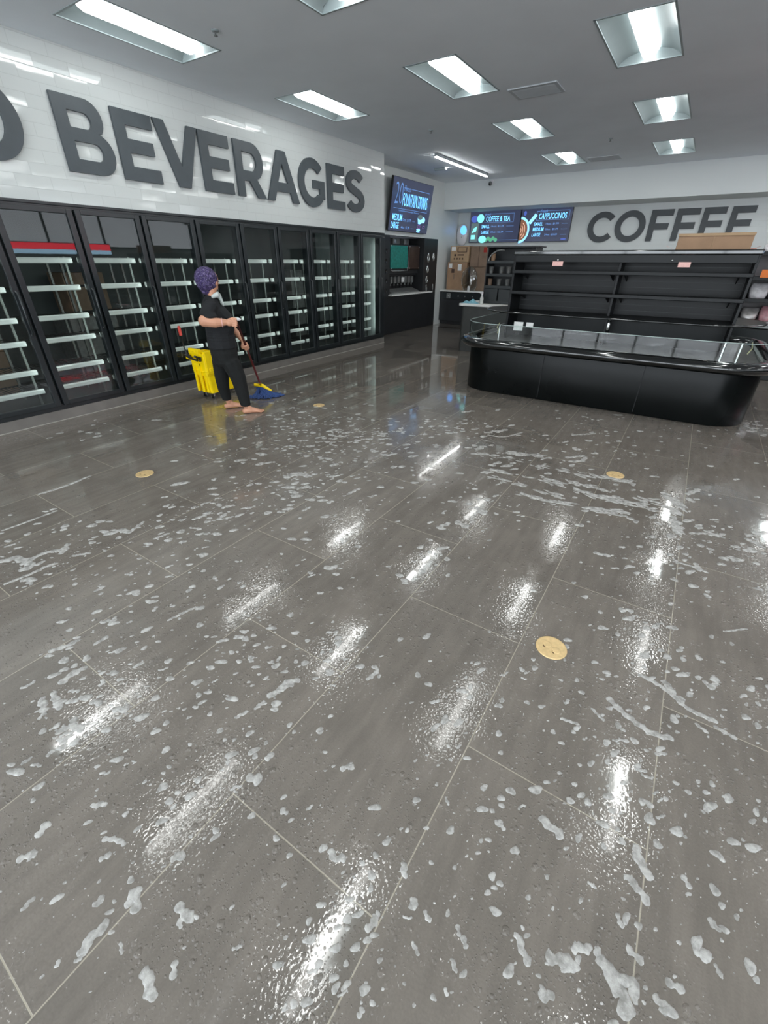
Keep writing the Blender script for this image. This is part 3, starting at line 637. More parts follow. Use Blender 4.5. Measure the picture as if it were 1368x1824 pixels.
# ---------------------------------------------------------------- drink station in the side recess
lc = (XN, 10.3, 0); t = thing('drink_station', 'black built-in fountain drink cabinet set into the side wall', 'cabinet', lc)
b = mb(lc); b.box((-6.9, 8.56, .0), (XN+.004, 12.01, .85)); b.build('base_cabinet', M_dark, t, bevel=.004)
b = mb(lc); b.box((-6.9, 8.56, .85), (XN+.004, 9.66, 2.085)); o = b.build('side_pillar', M_dark, t, bevel=.004)
b = mb(lc)
for k in range(5):
    z = .98+.2*k; b.tube([(XN+.004, 9.50, z), (XN+.010, 9.50, z)], .045, 12)
b.build('cup_opening', M_knob, o)
b = mb(lc); b.box((-6.9, 11.28, .85), (XN+.004, 12.01, 2.085)); p = b.build('side_panel', M_dark, t, bevel=.004)
for k, (y, z, ry, rz) in enumerate(((11.52, 1.66, .05, .11), (11.80, 1.68, .045, .10), (11.50, 1.40, .05, .09), (11.48, 1.16, .05, .09), (11.47, .96, .03, .09), (11.83, .97, .025, .08))):
    b = mb(lc); b.lathe([(1, 0), (.92, .014), (.7, .016), (.55, .004)], n=18)
    b.v = [tuple(Vector((XN+.004+vz, y + vx*ry, z + vy*rz)) - Vector(lc)) for (vx, vy, vz) in [(q[0]+lc[0], q[1]+lc[1], q[2]+lc[2]) for q in b.v]]
    b.build('cup_dispenser', M_chrome if k < 4 else M_greysteel, p)
b = mb(lc); b.box((-6.9, 9.66, .85), (-6.82, 11.28, 2.085)); b.build('back_panel', mat('grey_back_panel', (.16,.18,.19), .5, noise=.2, nscale=3), t)
b = mb(lc); b.box((-6.60, 9.60, .852), (-6.09, 11.66, .885)); o = b.build('counter_slab', M_white, t, bevel=.006); o['label'] = 'white counter slab'
lc = (-6.5, 10.7, .886); t = thing('soda_dispenser', 'drink dispenser with a teal front panel and a brown front panel', 'drink dispenser', lc)
b = mb(lc); b.box((-6.78, 9.80, 1.30), (-6.36, 11.27, 1.93)); b.box((-6.78, 9.80, .886), (-6.52, 11.27, 1.30)); b.box((-6.62, 9.84, 1.26), (-6.40, 11.25, 1.31)); b.build('body', M_dark, t, bevel=.01)
b = mb(lc); b.box((-6.36, 9.90, 1.42), (-6.325, 10.68, 1.905)); b.build('teal_panel', M_teal, t, bevel=.012)
b = mb(lc); b.box((-6.36, 10.73, 1.40), (-6.320, 11.27, 1.905)); b.build('brown_panel', M_brown, t, bevel=.05, seg=4)
b = mb(lc); b.tube([(-6.33, 9.90, 1.40), (-6.30, 9.92, 1.375), (-6.30, 10.66, 1.375), (-6.33, 10.68, 1.40)], .012, 8); b.build('grab_bar', M_chrome, t)
for y in (9.92, 10.66, 10.77, 11.24):
    for z in (1.43, 1.89):
        b = mb(lc); b.ell((-6.322, y, z), (.008, .012, .012), 8); b.build('screw_cap', M_whitepl, t)
for k in range(8):
    y = 9.93 + k*.17; b = mb(lc); b.box((-6.52, y-.035, 1.10), (-6.42, y+.035, 1.25)); b.tube([(-6.46, y, 1.10), (-6.46, y, 1.05)], .016, 8); n = b.build('nozzle', M_greysteel, t, bevel=.006)
    b = mb(lc); b.box((-6.50, y-.02, 1.00), (-6.485, y+.02, 1.10)); b.build('lever', M_knob, n)
for y in (9.92, 10.62):
    b = mb(lc); b.box((-6.418, y-.07, 1.12), (-6.412, y+.07, 1.23)); b.build('white_tag', M_labelw, t)
b = mb(lc); vs = [(-6.50,9.88,.886),(-6.28,9.88,.886),(-6.28,11.22,.886),(-6.50,11.22,.886),(-6.50,9.88,.985),(-6.28,9.88,.915),(-6.28,11.22,.915),(-6.50,11.22,.985)]
b.add(vs, [(0,3,2,1),(4,5,6,7),(0,1,5,4),(1,2,6,5),(2,3,7,6),(3,0,4,7)]); b.build('drip_tray', M_greysteel, t, bevel=.004)
for y, wd, lab in ((9.95, .26, 'grey control box above the teal drink panel, left one of three'), (10.42, .30, 'grey control box above the join of the drink panels'), (10.90, .24, 'grey control box above the brown drink panel')):
    lc = (-6.62, y, 1.931); t = thing('control_box', lab, 'control box', lc, group='grey boxes on top of the drink dispenser')
    b = mb(lc); b.box((-6.74, y-wd/2, 1.931), (-6.50, y+wd/2, 2.06)); b.build('body', M_greysteel, t, bevel=.006)
    b = mb(lc); b.box((-6.50, y-wd/2+.04, 1.96), (-6.494, y-.02, 2.03)); b.build('cover', M_chrome, t)

# ---------------------------------------------------------------- back counter under the screens
lc = (-4.6, 12.75, 0); t = thing('back_counter', 'dark back counter with a white top along the far wall', 'counter', lc)
b = mb(lc); b.box((XN+.002, 12.33, .10), (2.6, YB-.002, .85)); b.box((XN+.002, 12.42, .0), (2.6, YB-.002, .10)); b.build('cabinet', M_dark, t, bevel=.004)
b = mb(lc); b.box((XN+.002, 12.29, .85), (2.6, YB-.002, .885)); b.build('worktop', M_white, t, bevel=.006)
b = mb(lc); b.box((-6.15, 12.315, .66), (-4.95, 12.33, .83)); pn = b.build('drawer_front', M_frame, t, bevel=.004)
b = mb(lc); b.box((-5.98, 12.300, .68), (-5.86, 12.316, .81)); b.build('outlet_plate', M_greysteel, t, bevel=.01)
b = mb(lc); b.ell((-5.92, 12.298, .745), (.018, .006, .022), 10); b.build('outlet_socket', M_chrome, t)
for x in (-5.62, -5.42, -5.2):
    b = mb(lc); b.ell((x, 12.310, .745), (.018, .012, .018), 10); b.build('knob', M_greysteel, t)
def carton(name, x0, x1, y0, y1, z0, z1, mt, lab, extra=None, bev=.006):
    c = ((x0+x1)/2, (y0+y1)/2, z0); t = thing(name, lab, 'box', c)
    b = mb(c); b.box((x0, y0, z0), (x1, y1, z1)); b.build('body', mt, t, bevel=bev)
    b = mb(c); ym = (y0+y1)/2; b.box((x0-.001, y0-.002, z1-.07), (x0+.0, y0+.0, z1)); b.box((x0-.001, ym-.025, z1-.002), (x1+.001, ym+.025, z1+.001)); b.build('tape', M_card3, t)
    if extra:
        for nm, rects, mm in extra:
            b = mb(c)
            for (a0, a1, c0, c1) in rects: b.box((x0+a0*(x1-x0), y0-.003, z0+c0*(z1-z0)), (x0+a1*(x1-x0), y0, z0+c1*(z1-z0)))
            b.build(nm, mm, t)
    return t
T0 = .886
carton('cardboard_box', -6.10, -5.53, 12.50, 12.95, T0, 1.565, M_card, 'tall brown carton with two white labels on the back counter by the corner',
       [('shipping_label', [(.06,.24,.80,.95)], M_labelw), ('address_label', [(.55,.74,.70,.93)], M_labelw), ('dark_patch', [(.22,.38,.62,.76)], M_ink), ('scuff', [(.34,.40,.40,.58)], M_card2)])
carton('cardboard_box', -6.04, -5.50, 12.50, 12.92, 1.569, 1.945, M_card3, 'tan printed carton stacked on top of the tall brown carton',
       [('shipping_label', [(.05,.28,.70,.95)], M_labelw), ('printed_frame', [(.38,.42,.62,.92),(.86,.90,.62,.92),(.38,.90,.60,.64),(.38,.90,.88,.91)], M_ink), ('printed_marks', [(.22,.33,.36,.50),(.40,.75,.40,.48)] + [(.2+.15*k, .27+.15*k, .15, .26) for k in range(4)], M_ink)])
carton('cardboard_box', -5.44, -4.99, 12.56, 12.98, T0, 1.455, M_card2, 'brown carton behind the clear plastic bag on the back counter')
carton('cardboard_box', -5.46, -4.97, 12.54, 12.96, 1.457, 1.935, M_card2, 'dull brown carton with a red mark, right of the tan printed carton',
       [('seam', [(.48,.50,0,1)], M_ink), ('red_mark', [(.74,.92,.70,.95)], mat('red_print', (.35,.03,.02), .7, noise=.1))])
carton('cardboard_box', -4.93, -4.65, 12.60, 12.9, T0, 1.93, M_card3, 'narrow orange-brown carton mostly hidden behind the cup rack')
lc = (-5.38, 12.385, T0); t = thing('plastic_bag', 'clear plastic bag bulging upright beside the tall brown carton', 'bag', lc)
b = mb(lc); b.smooth = True; vs = []; fs = []; n = 26; prof = [(.0,.02),(.16,.0),(.21,.12),(.225,.28),(.20,.42),(.14,.52),(.07,.57),(.0,.58)]
for i, (r, z) in enumerate(prof):
    for k in range(n):
        a = 2*pi*k/n; q = 1 + .10*sin(5*a+i*.9) + .06*sin(9*a+2*i); vs.append((-5.36+r*q*cos(a), 12.385+r*.42*q*sin(a), T0+.004+z))
for i in range(len(prof)-1):
    for k in range(n): k2 = (k+1) % n; fs.append((i*n+k, i*n+k2, (i+1)*n+k2, (i+1)*n+k))
b.add(vs, fs); b.build('bag', glass_material('crinkled_clear_plastic', (.80,.83,.83), 2.6, 1.5), t)
b = mb(lc); b.box((-5.36, 12.296, T0+.003), (-5.29, 12.304, T0+.12)); b.build('paper_slip', M_labelw, t)
# white dispenser with a blue glow on the wall
lc = (-5.86, YB-.10, 2.0); t = thing('wall_device', 'white oval wall device with a glowing blue dot above the cartons', 'wall device', lc)
b = mb(lc); b.M = b.M @ Matrix.Translation((-6.03, YB-.065, 2.22)); b.ell((0,0,0), (.165, .062, .265), 24); b.build('body', M_whitepl, t)
b = mb(lc); b.ell((-5.98, YB-.115, 2.33), (.095, .028, .11), 20); b.build('display', M_bluelight, t)
b = mb(lc); b.ell((-6.02, YB-.13, 2.17), (.012, .008, .012), 8); b.build('button', M_greysteel, t)

# ---------------------------------------------------------------- side counter with the cup rack
lc = (-3.1, 9.0, 0); t = thing('service_counter', 'dark counter with a white top behind the left end of the black display', 'counter', lc)
b = mb(lc); b.prism(rrect(-3.84, -2.0, 8.60, 9.45, .06, 4), 0, .835); b.build('cabinet', mat('charcoal_laminate', (.040,.042,.040), .45, noise=.15), t, bevel=.003)
b = mb(lc); b.prism(rrect(-3.89, -1.95, 8.54, 9.50, .07, 5), .835, .875); b.build('worktop', M_white, t, bevel=.006)
lc = (-3.1, 9.05, .877); t = thing('cup_rack', 'black multi-shelf rack holding cups and lids on the white topped counter', 'rack', lc)
x0, x1, y0, y1, zt = -3.52, -2.62, 8.85, 9.25, 1.80
b = mb(lc); b.box((x0, y1-.02, .877), (x1, y1, zt)); b.box((x0, y0, .877), (x0+.02, y1, zt)); b.box((x1-.02, y0, .877), (x1, y1, zt)); b.box((x0-.01, y0-.02, zt), (x1+.06, y1, zt+.025)); b.build('frame', M_dark, t, bevel=.004)
for z in (.90, 1.16, 1.36, 1.57):
    b = mb(lc); b.box((x0+.02, y0, z-.012), (x1-.02, y1-.02, z)); b.box((x0+.02, y0-.012, z-.02), (x1-.02, y0, z+.028)); b.build('shelf', M_frame, t, bevel=.002)
b = mb(lc); b.box((x0+.02, y0+.01, .90), (x0+.28, y0+.03, 1.14)); b.box((x0+.30, y0, .91), (x1-.04, y0+.02, 1.13)); b.build('drawer', M_frame, t, bevel=.006)
b = mb(lc); b.tube([(x0+.28+.26*cos(a)*.9, y0-.01, 1.585+.18*sin(a)) for a in [pi*(1-i/14) for i in range(9)]], .012, 6); b.build('arched_rail', M_greysteel, t)
for k, (x, z, mt, nm) in enumerate(((x0+.08, 1.36, M_greysteel, 'steel'), (x0+.28, 1.36, M_greysteel, 's'), (x0+.42, 1.36, M_greysteel, 's'), (x0+.57, 1.36, M_white, 'w'), (x0+.72, 1.36, M_greysteel, 's'), (x0+.08, 1.16, M_card2, 'c'), (x0+.26, 1.16, M_greysteel, 's'), (x0+.42, 1.16, M_greysteel, 's'), (x0+.57, 1.16, M_white, 'w'), (x0+.72, 1.16, M_greysteel, 's'), (x0+.09, 1.57, M_card, 'c'))):
    pl = {1.36: 'upper', 1.16: 'lower', 1.57: 'top'}[z]
    o = MB().lathe([(0, .001), (.032, .001), (.040, .05), (.045, .13), (.049, .135), (.046, .14), (.040, .128), (.03, .02), (0, .02)], n=14).build('paper_cup', [mt]); o.location = (x, y0+.09, z)
    tag(o, '%s cup on the %s shelf of the cup rack, %s' % ({M_greysteel: 'grey', M_white: 'white', M_card: 'brown', M_card2: 'dull brown'}[mt], pl,
        'at its left end' if x < x0+.1 else ['', 'second from the left', 'in the middle', 'fourth from the left', 'at its right end'][min(4, max(1, round((x-x0-.12)/.15)))]), 'cup', 'cups on the cup rack')
b = MB(); b.smooth = True; n = 22; vs = []; fs = []
for i in range(n+1):
    for j in range(n+1):
        u_, v_ = i/n*2-1, j/n*2-1; r = min(1, math.hypot(u_, v_)); vs.append((u_*.17*(1+.1*sin(7*v_)), v_*.10*(1+.15*cos(5*u_)), .002+.075*max(0, 1-r*r)*(.7+.3*sin(6*u_+3*v_))*(.8+.2*cos(9*v_))))
for i in range(n):
    for j in range(n): fs.append((i*(n+1)+j, (i+1)*(n+1)+j, (i+1)*(n+1)+j+1, i*(n+1)+j+1))
o = b.add(vs, fs).build('cleaning_cloth', M_cloth); o.location = (-3.70, 8.73, .876); tag(o, 'crumpled pale blue cleaning cloth on the white counter end', 'cloth')
lc = (-3.475, 8.70, .876); t = thing('spray_bottle', 'small clear spray bottle beside the blue cloth', 'bottle', lc)
b = mb(lc); b.lathe([(0, 0), (.032, 0), (.035, .01), (.035, .10), (.014, .135), (.013, .15)], lc, 14); b.build('bottle', mat('cloudy_plastic', (.5,.52,.5), .25, noise=.1), t)
b = mb(lc); b.lathe([(.016, .148), (.016, .175), (.008, .18), (0, .18)], lc, 12); b.box((lc[0]-.045, lc[1]-.008, lc[2]+.178), (lc[0]+.02, lc[1]+.008, lc[2]+.20)); b.build('spray_head', M_whitepl, t)

# ---------------------------------------------------------------- the black island display
lc = (-.87, 7.0, 0); t = thing('island_display_case', 'large glossy black refrigerated island display with empty shelves', 'display case', lc)
IX0, IX1, IY0, IY1 = -2.56, .82, 5.86, 8.14
b = mb(lc); b.smooth = True; b.prism(rrect(IX0, IX1, IY0, IY1, .42, 8), .0, .60); b.smooth = False
o = b.build('base', M_case, t, bevel=.006)
b = mb(lc); cuts = [(-1.42, 5.853), (-.28, 5.853)]
for x, y in cuts: b.box((x-.004, y, .03), (x+.004, y+.01, .56))
b.build('panel_seam', M_black, o)
def ring(x0, x1, y0, y1, r, z, n=10): return [(x, y, z) for x, y in rrect(x0, x1, y0, y1, r, n)]
b = mb(lc); g = .13
ro = [(0.02, .555), (-.10, .575), (-.145, .61), (-.15, .645), (-.12, .675), (-.07, .69), (-.02, .69), (.04, .675), (.06, .62)]
vs = []; fs = []; N_ = None
for off, z in ro:
    P = rrect(IX0+off, IX1-off, IY0+off, IY1-off, max(.1, .42-off), 10); N_ = len(P); vs += [(x, y, z) for x, y in P]
for i in range(len(ro)-1):
    for k in range(N_): k2 = (k+1) % N_; fs.append((i*N_+k, i*N_+k2, (i+1)*N_+k2, (i+1)*N_+k))
b.smooth = True; b.add(vs, fs); b.build('bumper_rim', M_gloss, t)
b = mb(lc); b.prism(rrect(IX0+.03, IX1-.03, IY0+.03, IY1-.03, .40, 8), .598, .622); b.build('deck', M_greysteel, t)
b = mb(lc); b.smooth = True; P = rrect(IX0-.045, IX1+.045, IY0-.045, IY1+.045, .47, 12); n = len(P)
vs = [(x, y, .68) for x, y in P] + [(x, y, .875) for x, y in P]; b.add(vs, [(k, (k+1) % n, n+(k+1) % n, n+k) for k in range(n)]); b.build('glass_rim', M_clear, t)
b = mb(lc); b.tube([(x, y, .876) for x, y in P], .0035, 6, closed=True); b.build('glass_edge', mat('glass_edge', (.45,.55,.52), .15, spec=.8, noise=.05), t)
SX0, SX1, SY0, SY1 = -2.22, .43, 6.56, 7.44
b = mb(lc); b.box((SX0+.03, 6.97, .62), (SX1-.03, 7.03, 1.66)); bk = b.build('back_panel', M_black, t)
b = mb(lc)
for z in (1.03, 1.10, 1.30, 1.37, 1.53, 1.58):
    for s in (6.965, 7.03): b.box((SX0+.05, s, z), (SX1-.05, s+.006, z+.006))
b.build('air_slots', M_wire, bk)
for x in (SX0, SX1-.03):
    b = mb(lc); b.box((x, SY0, .62), (x+.03, SY1, 1.66)); b.build('side_panel', M_black, t, bevel=.004)
b = mb(lc); b.box((-.93, SY0+.12, .62), (-.90, SY1-.12, 1.66)); b.build('center_divider', M_black, t, bevel=.003)
b = mb(lc); b.box((SX0-.01, SY0-.02, 1.655), (SX1+.01, SY1+.02, 1.705)); b.build('top_canopy', M_gloss, t, bevel=.012, seg=3)
b = mb(lc); b.box((SX0+.02, SY0-.015, 1.575), (SX1-.02, SY0+.0, 1.655)); b.build('front_valance', M_black, t, bevel=.004)
for z in (1.225, 1.475):
    b = mb(lc)
    for a, c in ((SY0+.0, 6.97), (7.03, SY1)):
        b.box((SX0+.03, a, z-.018), (SX1-.03, c, z))
    s = b.build('shelf', M_black, t)
    b = mb(lc)
    for y in (SY0-.016, SY1): b.box((SX0, y, z-.032), (SX1, y+.016, z+.010))
    b.build('shelf_edge', M_black, s, bevel=.006)
    for x in (SX0+.10, -1.0, -.84, SX1-.12):
        b = mb(lc); b.prism([(0,0),(1,0)], 0, 0) if 0 else b.add([(x, SY0+.02, z-.02), (x, 6.97, z-.02), (x, 6.97, z-.11), (x+.008, SY0+.02, z-.02), (x+.008, 6.97, z-.02), (x+.008, 6.97, z-.11)], [(0,1,2),(3,5,4),(0,3,4,1),(1,4,5,2),(2,5,3,0)]); b.build('bracket', M_black, s)
b = mb(lc); b.prism(rrect(-2.62, .74, 6.42, 7.58, .57, 14), .955, .978); s = b.build('lower_tray', M_black, t)
b = mb(lc); b.tube([(x, y, .968) for x, y in rrect(-2.63, .75, 6.41, 7.59, .58, 14)], .012, 8, closed=True); b.build('tray_edge', M_gloss, s)
def tagpart(x0, x1, z0, z1, y, mt, nm):
    b = mb(lc); b.box((x0, y-.004, z0), (x1, y, z1)); return b.build(nm, mt, t)
tagpart(-1.70, -1.57, 1.535, 1.585, SY0-.017, M_pink, 'pink_tag'); tagpart(-.30, -.18, 1.535, 1.585, SY0-.017, M_pink, 'pink_tag')
b = mb(lc); b.ell((-1.64, SY0-.02, 1.60), (.012, .008, .010), 8); b.ell((-.37, SY0-.02, 1.60), (.012, .008, .010), 8); b.build('tag_clip', M_chrome, t)
tagpart(-1.92, -1.80, .80, .905, 6.02, M_labelw, 'paper_notice'); tagpart(-1.76, -1.67, .85, .905, 6.02, M_labelw, 'paper_notice')
for x in (-2.05, .36, .50):
    b = mb(lc); b.box((x, 5.84, .69), (x+.012, 5.856, .875)); b.build('glass_bracket', M_chrome, t)
b = mb(lc); b.tube([(-2.20, 6.22, .72), (-2.18, 6.20, .77), (-2.20, 6.18, .80), (-2.17, 6.18, .86)], .006, 6); b.tube([(.62, 6.30, .72), (.64, 6.28, .78), (.62, 6.26, .84)], .006, 6); b.build('hanging_clip', mat('pale_clip', (.6,.6,.35), .3, noise=.1), t)
b = mb(lc); b.ell((-.86, 6.50, .88), (.022, .012, .055), 12); b.build('latch', M_chrome, t)
# cartons lying on the display
lc = (-.04, 6.98, 1.706); t = thing('flat_carton', 'flat open brown carton lying on top of the black display', 'box', lc)
b = mb(lc); b.box((-.385, 6.75, 1.707), (.32, 7.20, 1.86)); b.build('body', M_card, t, bevel=.006)
b = mb(lc); b.box((-.39, 6.742, 1.84), (.325, 6.75, 1.866)); b.box((-.04, 6.745, 1.707), (-.035, 6.749, 1.86)); b.build('flap', M_card3, t)
b = mb((0,0,0)); b.add([(-.50, 7.0, 1.75), (-.39, 6.9, 1.709), (-.39, 7.1, 1.709), (-.52, 7.15, 1.76)], [(0,1,2,3)]); b.add([(.33, 6.9, 1.709), (.42, 6.95, 1.74), (.42, 7.1, 1.745), (.33, 7.1, 1.709)], [(0,1,2,3)]); b.box((-.39, 7.205, 1.706), (.40, 7.32, 1.73))
tag(b.build('packing_sheet', mat('red_white_sheet', (.70,.35,.30), .6, noise=.35, nscale=9)), 'thin red and white packing sheet behind the flat carton on the display', 'packing')
# stocked shelf unit behind the right end
lc = (1.4, 9.3, 0); t = thing('stocked_shelf_unit', 'black shelf unit with bagged goods behind the right end of the display', 'shelf unit', lc)
b = mb(lc); b.box((.56, 9.58, 0), (2.4, 9.62, 1.72)); b.build('back_panel', mat('grey_pegboard', (.30,.28,.28), .6, noise=.15), t)
for x in (.54, 2.38):
    b = mb(lc); b.box((x, 9.0, 0), (x+.03, 9.62, 1.70)); b.build('side_frame', M_black, t, bevel=.004)
b = mb(lc); b.box((.55, 8.96, .0), (2.4, 9.6, .72)); b.build('base', M_black, t, bevel=.006)
for z, mt in ((.82, M_white), (1.12, M_black), (1.41, M_black), (1.72, M_black)):
    b = mb(lc); b.box((.57, 8.98, z-.03), (2.38, 9.58, z)); s = b.build('shelf', mt, t, bevel=.004)
    b = mb(lc); b.box((.57, 8.955, z-.045 if z > .9 else z-.09), (2.38, 8.98, z+.006)); b.build('shelf_edge', M_black if z > .9 else M_greysteel, s, bevel=.003)
M_bagw = mat('white_plastic_wrap', (.62,.60,.62), .25, noise=.25, nscale=14, bump=.5, bscale=26); M_bagp = mat('pale_pink_wrap', (.50,.25,.28), .3, noise=.3, nscale=14, bump=.5, bscale=26); M_bags = mat('silver_wrap', (.45,.43,.42), .25, metal=.4, noise=.3, nscale=14, bump=.5, bscale=26)
for x, z, sx, sz, mt, lab in ((.72, .82, .11, .17, M_bags, 'silver wrapped bag on the pale lowest shelf, leftmost'), (.95, .82, .11, .20, M_bagp, 'pink wrapped bag on the pale lowest shelf beside the silver one'), (1.2, .82, .12, .18, M_bagw, 'white wrapped bag on the pale lowest shelf, right of the pink one'),
    (.73, 1.12, .12, .20, M_bagw, 'white wrapped bag on the middle shelf, leftmost at the display end'), (.98, 1.12, .12, .22, M_bags, 'silver wrapped bag on the middle shelf'), (1.24, 1.12, .12, .2, M_bagp, 'pink wrapped bag on the middle shelf beside the silver bag'),
    (.72, 1.72, .13, .10, M_bagw, 'white bag lying on top of the shelf unit, left end'), (1.05, 1.72, .15, .14, M_bagw, 'white bag on top of the shelf unit, right of the first white bag')):
    b = MB(); b.smooth = True; n = 14; vs = []; fs = []
    for i in range(9):
        v_ = i/8
        for k in range(n):
            a = 2*pi*k/n; q = (.90+.10*sin(pi*v_))*(1+.05*sin(3*a+4*v_)+.03*sin(7*a-9*v_)); ca, sa = cos(a), sin(a); vs.append((sx*q*math.copysign(abs(ca)**.45, ca), .12*q*math.copysign(abs(sa)**.6, sa)*(1-.75*v_**2), sz*v_))
    for i in range(8):
        for k in range(n): k2 = (k+1) % n; fs.append((i*n+k, i*n+k2, (i+1)*n+k2, (i+1)*n+k))
    fs.append(tuple(range(n-1, -1, -1))); fs.append(tuple(range(8*n, 9*n)))
    o = b.add(vs, fs).build('wrapped_bag', mt); o.location = (x, 9.2, z+.001); tag(o, lab, 'bag', 'wrapped bags on the shelf unit')
b = MB(); b.box((.66, 8.945, 1.40), (.85, 8.954, 1.50)); tag(b.build('orange_sign', M_orange), 'small orange sign on the upper shelf edge at the right border', 'sign')
# service side of the store (outside the photo, mirrored in the cooler doors)
lc = (XR-.3, 7.7, 0); t = thing('lit_counter_sign', 'red and pale blue lit sign band, seen mirrored in the left cooler doors', 'sign', (XR-.03, 7.7, 1.8)); lc2 = (XR-.03, 7.7, 1.8)
b = mb(lc2); b.box((XR-.15, 6.3, 1.70), (XR-.082, 9.2, 2.03)); b.build('housing', M_knob, t)
b = mb(lc2); b.box((XR-.16, 6.32, 1.84), (XR-.151, 9.18, 2.01)); b.build('red_band', mat('red_lit_band', (.3,.01,.02), .5, emit=(1.0,.03,.06), es=2.6, noise=.02), t)
b = mb(lc2); b.box((XR-.16, 6.32, 1.72), (XR-.151, 9.18, 1.839)); b.build('blue_band', mat('pale_lit_band', (.3,.4,.5), .5, emit=(.45,.75,1.0), es=2.2, noise=.02), t)
b = MB(); b.box((XR-.55, -2, 0), (XR-.002, 12.9, 1.25)); b.box((XR-.30, -2, 1.25), (XR-.002, 12.9, 1.62)); tag(b.build('counter_run', M_dark, bevel=.01), 'dark counter run along the right wall, outside the photo', 'counter')
# ---------------------------------------------------------------- the cleaner
PO = Vector((-4.308, 3.371, 0)); PA = math.atan2(.788, .616)
t = thing('person', 'person in black shirt and trousers with a purple patterned cap, standing barefoot and mopping', 'person', PO, PA)
# own frame: x forward, y to the left side, z up
b = MB()
chain(b, [(-.13,-.08,1.16,.085,.15,.07), (-.125,-.08,1.05,.11,.15,.08), (-.10,-.08,.90,.12,.145,.09), (-.09,-.08,.74,.115,.135,.07)])
chain(b, [(-.125,-.08,1.19,.048,.05,.05), (-.098,-.085,1.32,.048,.05,.05)])
cap(b, (-.13,-.235,1.165), .05, (-.225,-.30,1.03), .052); chain(b, [(-.225,-.30,1.03,.058,.052,.058), (-.12,-.315,1.012,.050,.046,.050), (-.02,-.305,1.012,.030,.026,.033)])
cap(b, (-.12,.08,1.165), .05, (.0,.13,.95), .042); chain(b, [(.0,.13,.95,.043,.043,.043), (.09,.09,.845,.037,.035,.036), (.142,.03,.765,.023,.024,.025)])
# head turned a little away
HM = Matrix.Translation((-.105,-.085,1.36)) @ Matrix.Rotation(radians(48), 4, 'Z') @ Matrix.Rotation(radians(10), 4, 'Y') @ Matrix.Translation((.105,.085,-1.36))
b.M = HM
b.ell((-.105,-.085,1.40), (.088,.076,.098), 18); b.ell((-.072,-.080,1.345), (.062,.056,.062), 16); b.ell((-.045,-.078,1.318), (.030,.030,.022), 12)
cap(b, (-.012,-.066,1.375), .010, (.004,-.064,1.350), .013, 8); b.ell((-.018,-.068,1.327), (.014,.022,.009), 10); b.ell((-.10,-.160,1.368), (.018,.010,.026), 10); b.ell((-.095,-.008,1.368), (.018,.010,.026), 10)
b.ell((-.028,-.10,1.375), (.022,.022,.016), 10); b.ell((-.022,-.04,1.375), (.022,.022,.016), 10); b.ell((-.025,-.07,1.408), (.030,.050,.020), 12)
b.M = Matrix()
# legs and feet
chain(b, [(-.06,-.14,.66,.07,.07,.07), (.0,-.185,.40,.062,.062,.06), (.045,-.205,.20,.048,.048,.05), (.058,-.212,.085,.032,.032,.035)])
chain(b, [(-.12,-.03,.66,.07,.07,.07), (-.150,.02,.40,.062,.062,.06), (-.150,.055,.20,.048,.048,.05), (-.135,.065,.085,.032,.032,.035)])
for fx, fy, da in ((.035, -.214, .0), (-.165, .066, .10)):
    R_ = lambda dx, dy: (fx + dx*cos(da) - dy*sin(da), fy + dx*sin(da) + dy*cos(da))
    x0, y0_ = R_(.0, 0); x1, y1_ = R_(.09, .002); x2, y2_ = R_(.165, -.004)
    chain(b, [(x0, y0_, .030, .032, .031, .030), (x1, y1_, .036, .034, .033, .034), (x2, y2_, .021, .034, .043, .019)]); cap(b, (*R_(.03, 0), .085), .030, (*R_(.07, 0), .045), .032)
    for k in range(5):
        s = 1 if fy < 0 else -1; dy = s*(.032 - .0165*k); L = .222 - .004*k*k*.6 - (.006 if k == 0 else 0)
        cap(b, (*R_(.165, dy*.9), .015), .012 if k == 0 else .009, (*R_(L, dy), .011), .0115 if k == 0 else .0085, 8)
# right hand (held up at the waist) and left hand (round the handle)
b.ell((.025,-.305,1.005), (.045,.026,.036), 14)
for k in range(4):
    z = 1.032 - .019*k; y = -.322; L = .040 + (.006, .010, .007, 0)[k]
    cap(b, (.052, y+.004, z), .0100, (.052+L*.85, y-.004, z-.003), .0095, 8); cap(b, (.052+L*.85, y-.004, z-.003), .0095, (.052+L*.95, y+.028, z-.008), .0085, 8); cap(b, (.052+L*.95, y+.028, z-.008), .0085, (.052+L*.3, y+.036, z-.008), .008, 8)
cap(b, (.010,-.285,1.030), .013, (.060,-.290,1.047), .0115, 8); cap(b, (.060,-.290,1.047), .0115, (.100,-.305,1.040), .0095, 8)
H0 = Vector((.098,-.262,1.00)); H1 = Vector((.285,.425,.175)); hd = (H1-H0).normalized()
hc = H0 + (H1-H0)*.335; side = hd.cross(Vector((1, 0, 0))).normalized(); fr = side.cross(hd).normalized()
pc = hc - fr*.030; b.ell(pc + Vector((-.002, .0, .002)), (.026, .040, .030), 14); cap(b, (.142,.03,.765), .024, pc, .024, 10)
for k in range(4):
    q = hc + hd*(-.028+.019*k); pts = [q - fr*.018 + side*.024, q + fr*.010 + side*.025, q + fr*.026 + side*.004, q + fr*.014 - side*.018]
    for a, c in zip(pts[:-1], pts[1:]): cap(b, a, .0095, c, .0088, 8)
tp = [pc + hd*(-.02) - side*.02, hc - fr*.006 - side*.026 - hd*.022, hc + fr*.018 - side*.018 - hd*.030]
for a, c in zip(tp[:-1], tp[1:]): cap(b, a, .0115, c, .010, 8)
remesh_parts(b, 'body', M_skin, t, .0042, 3)
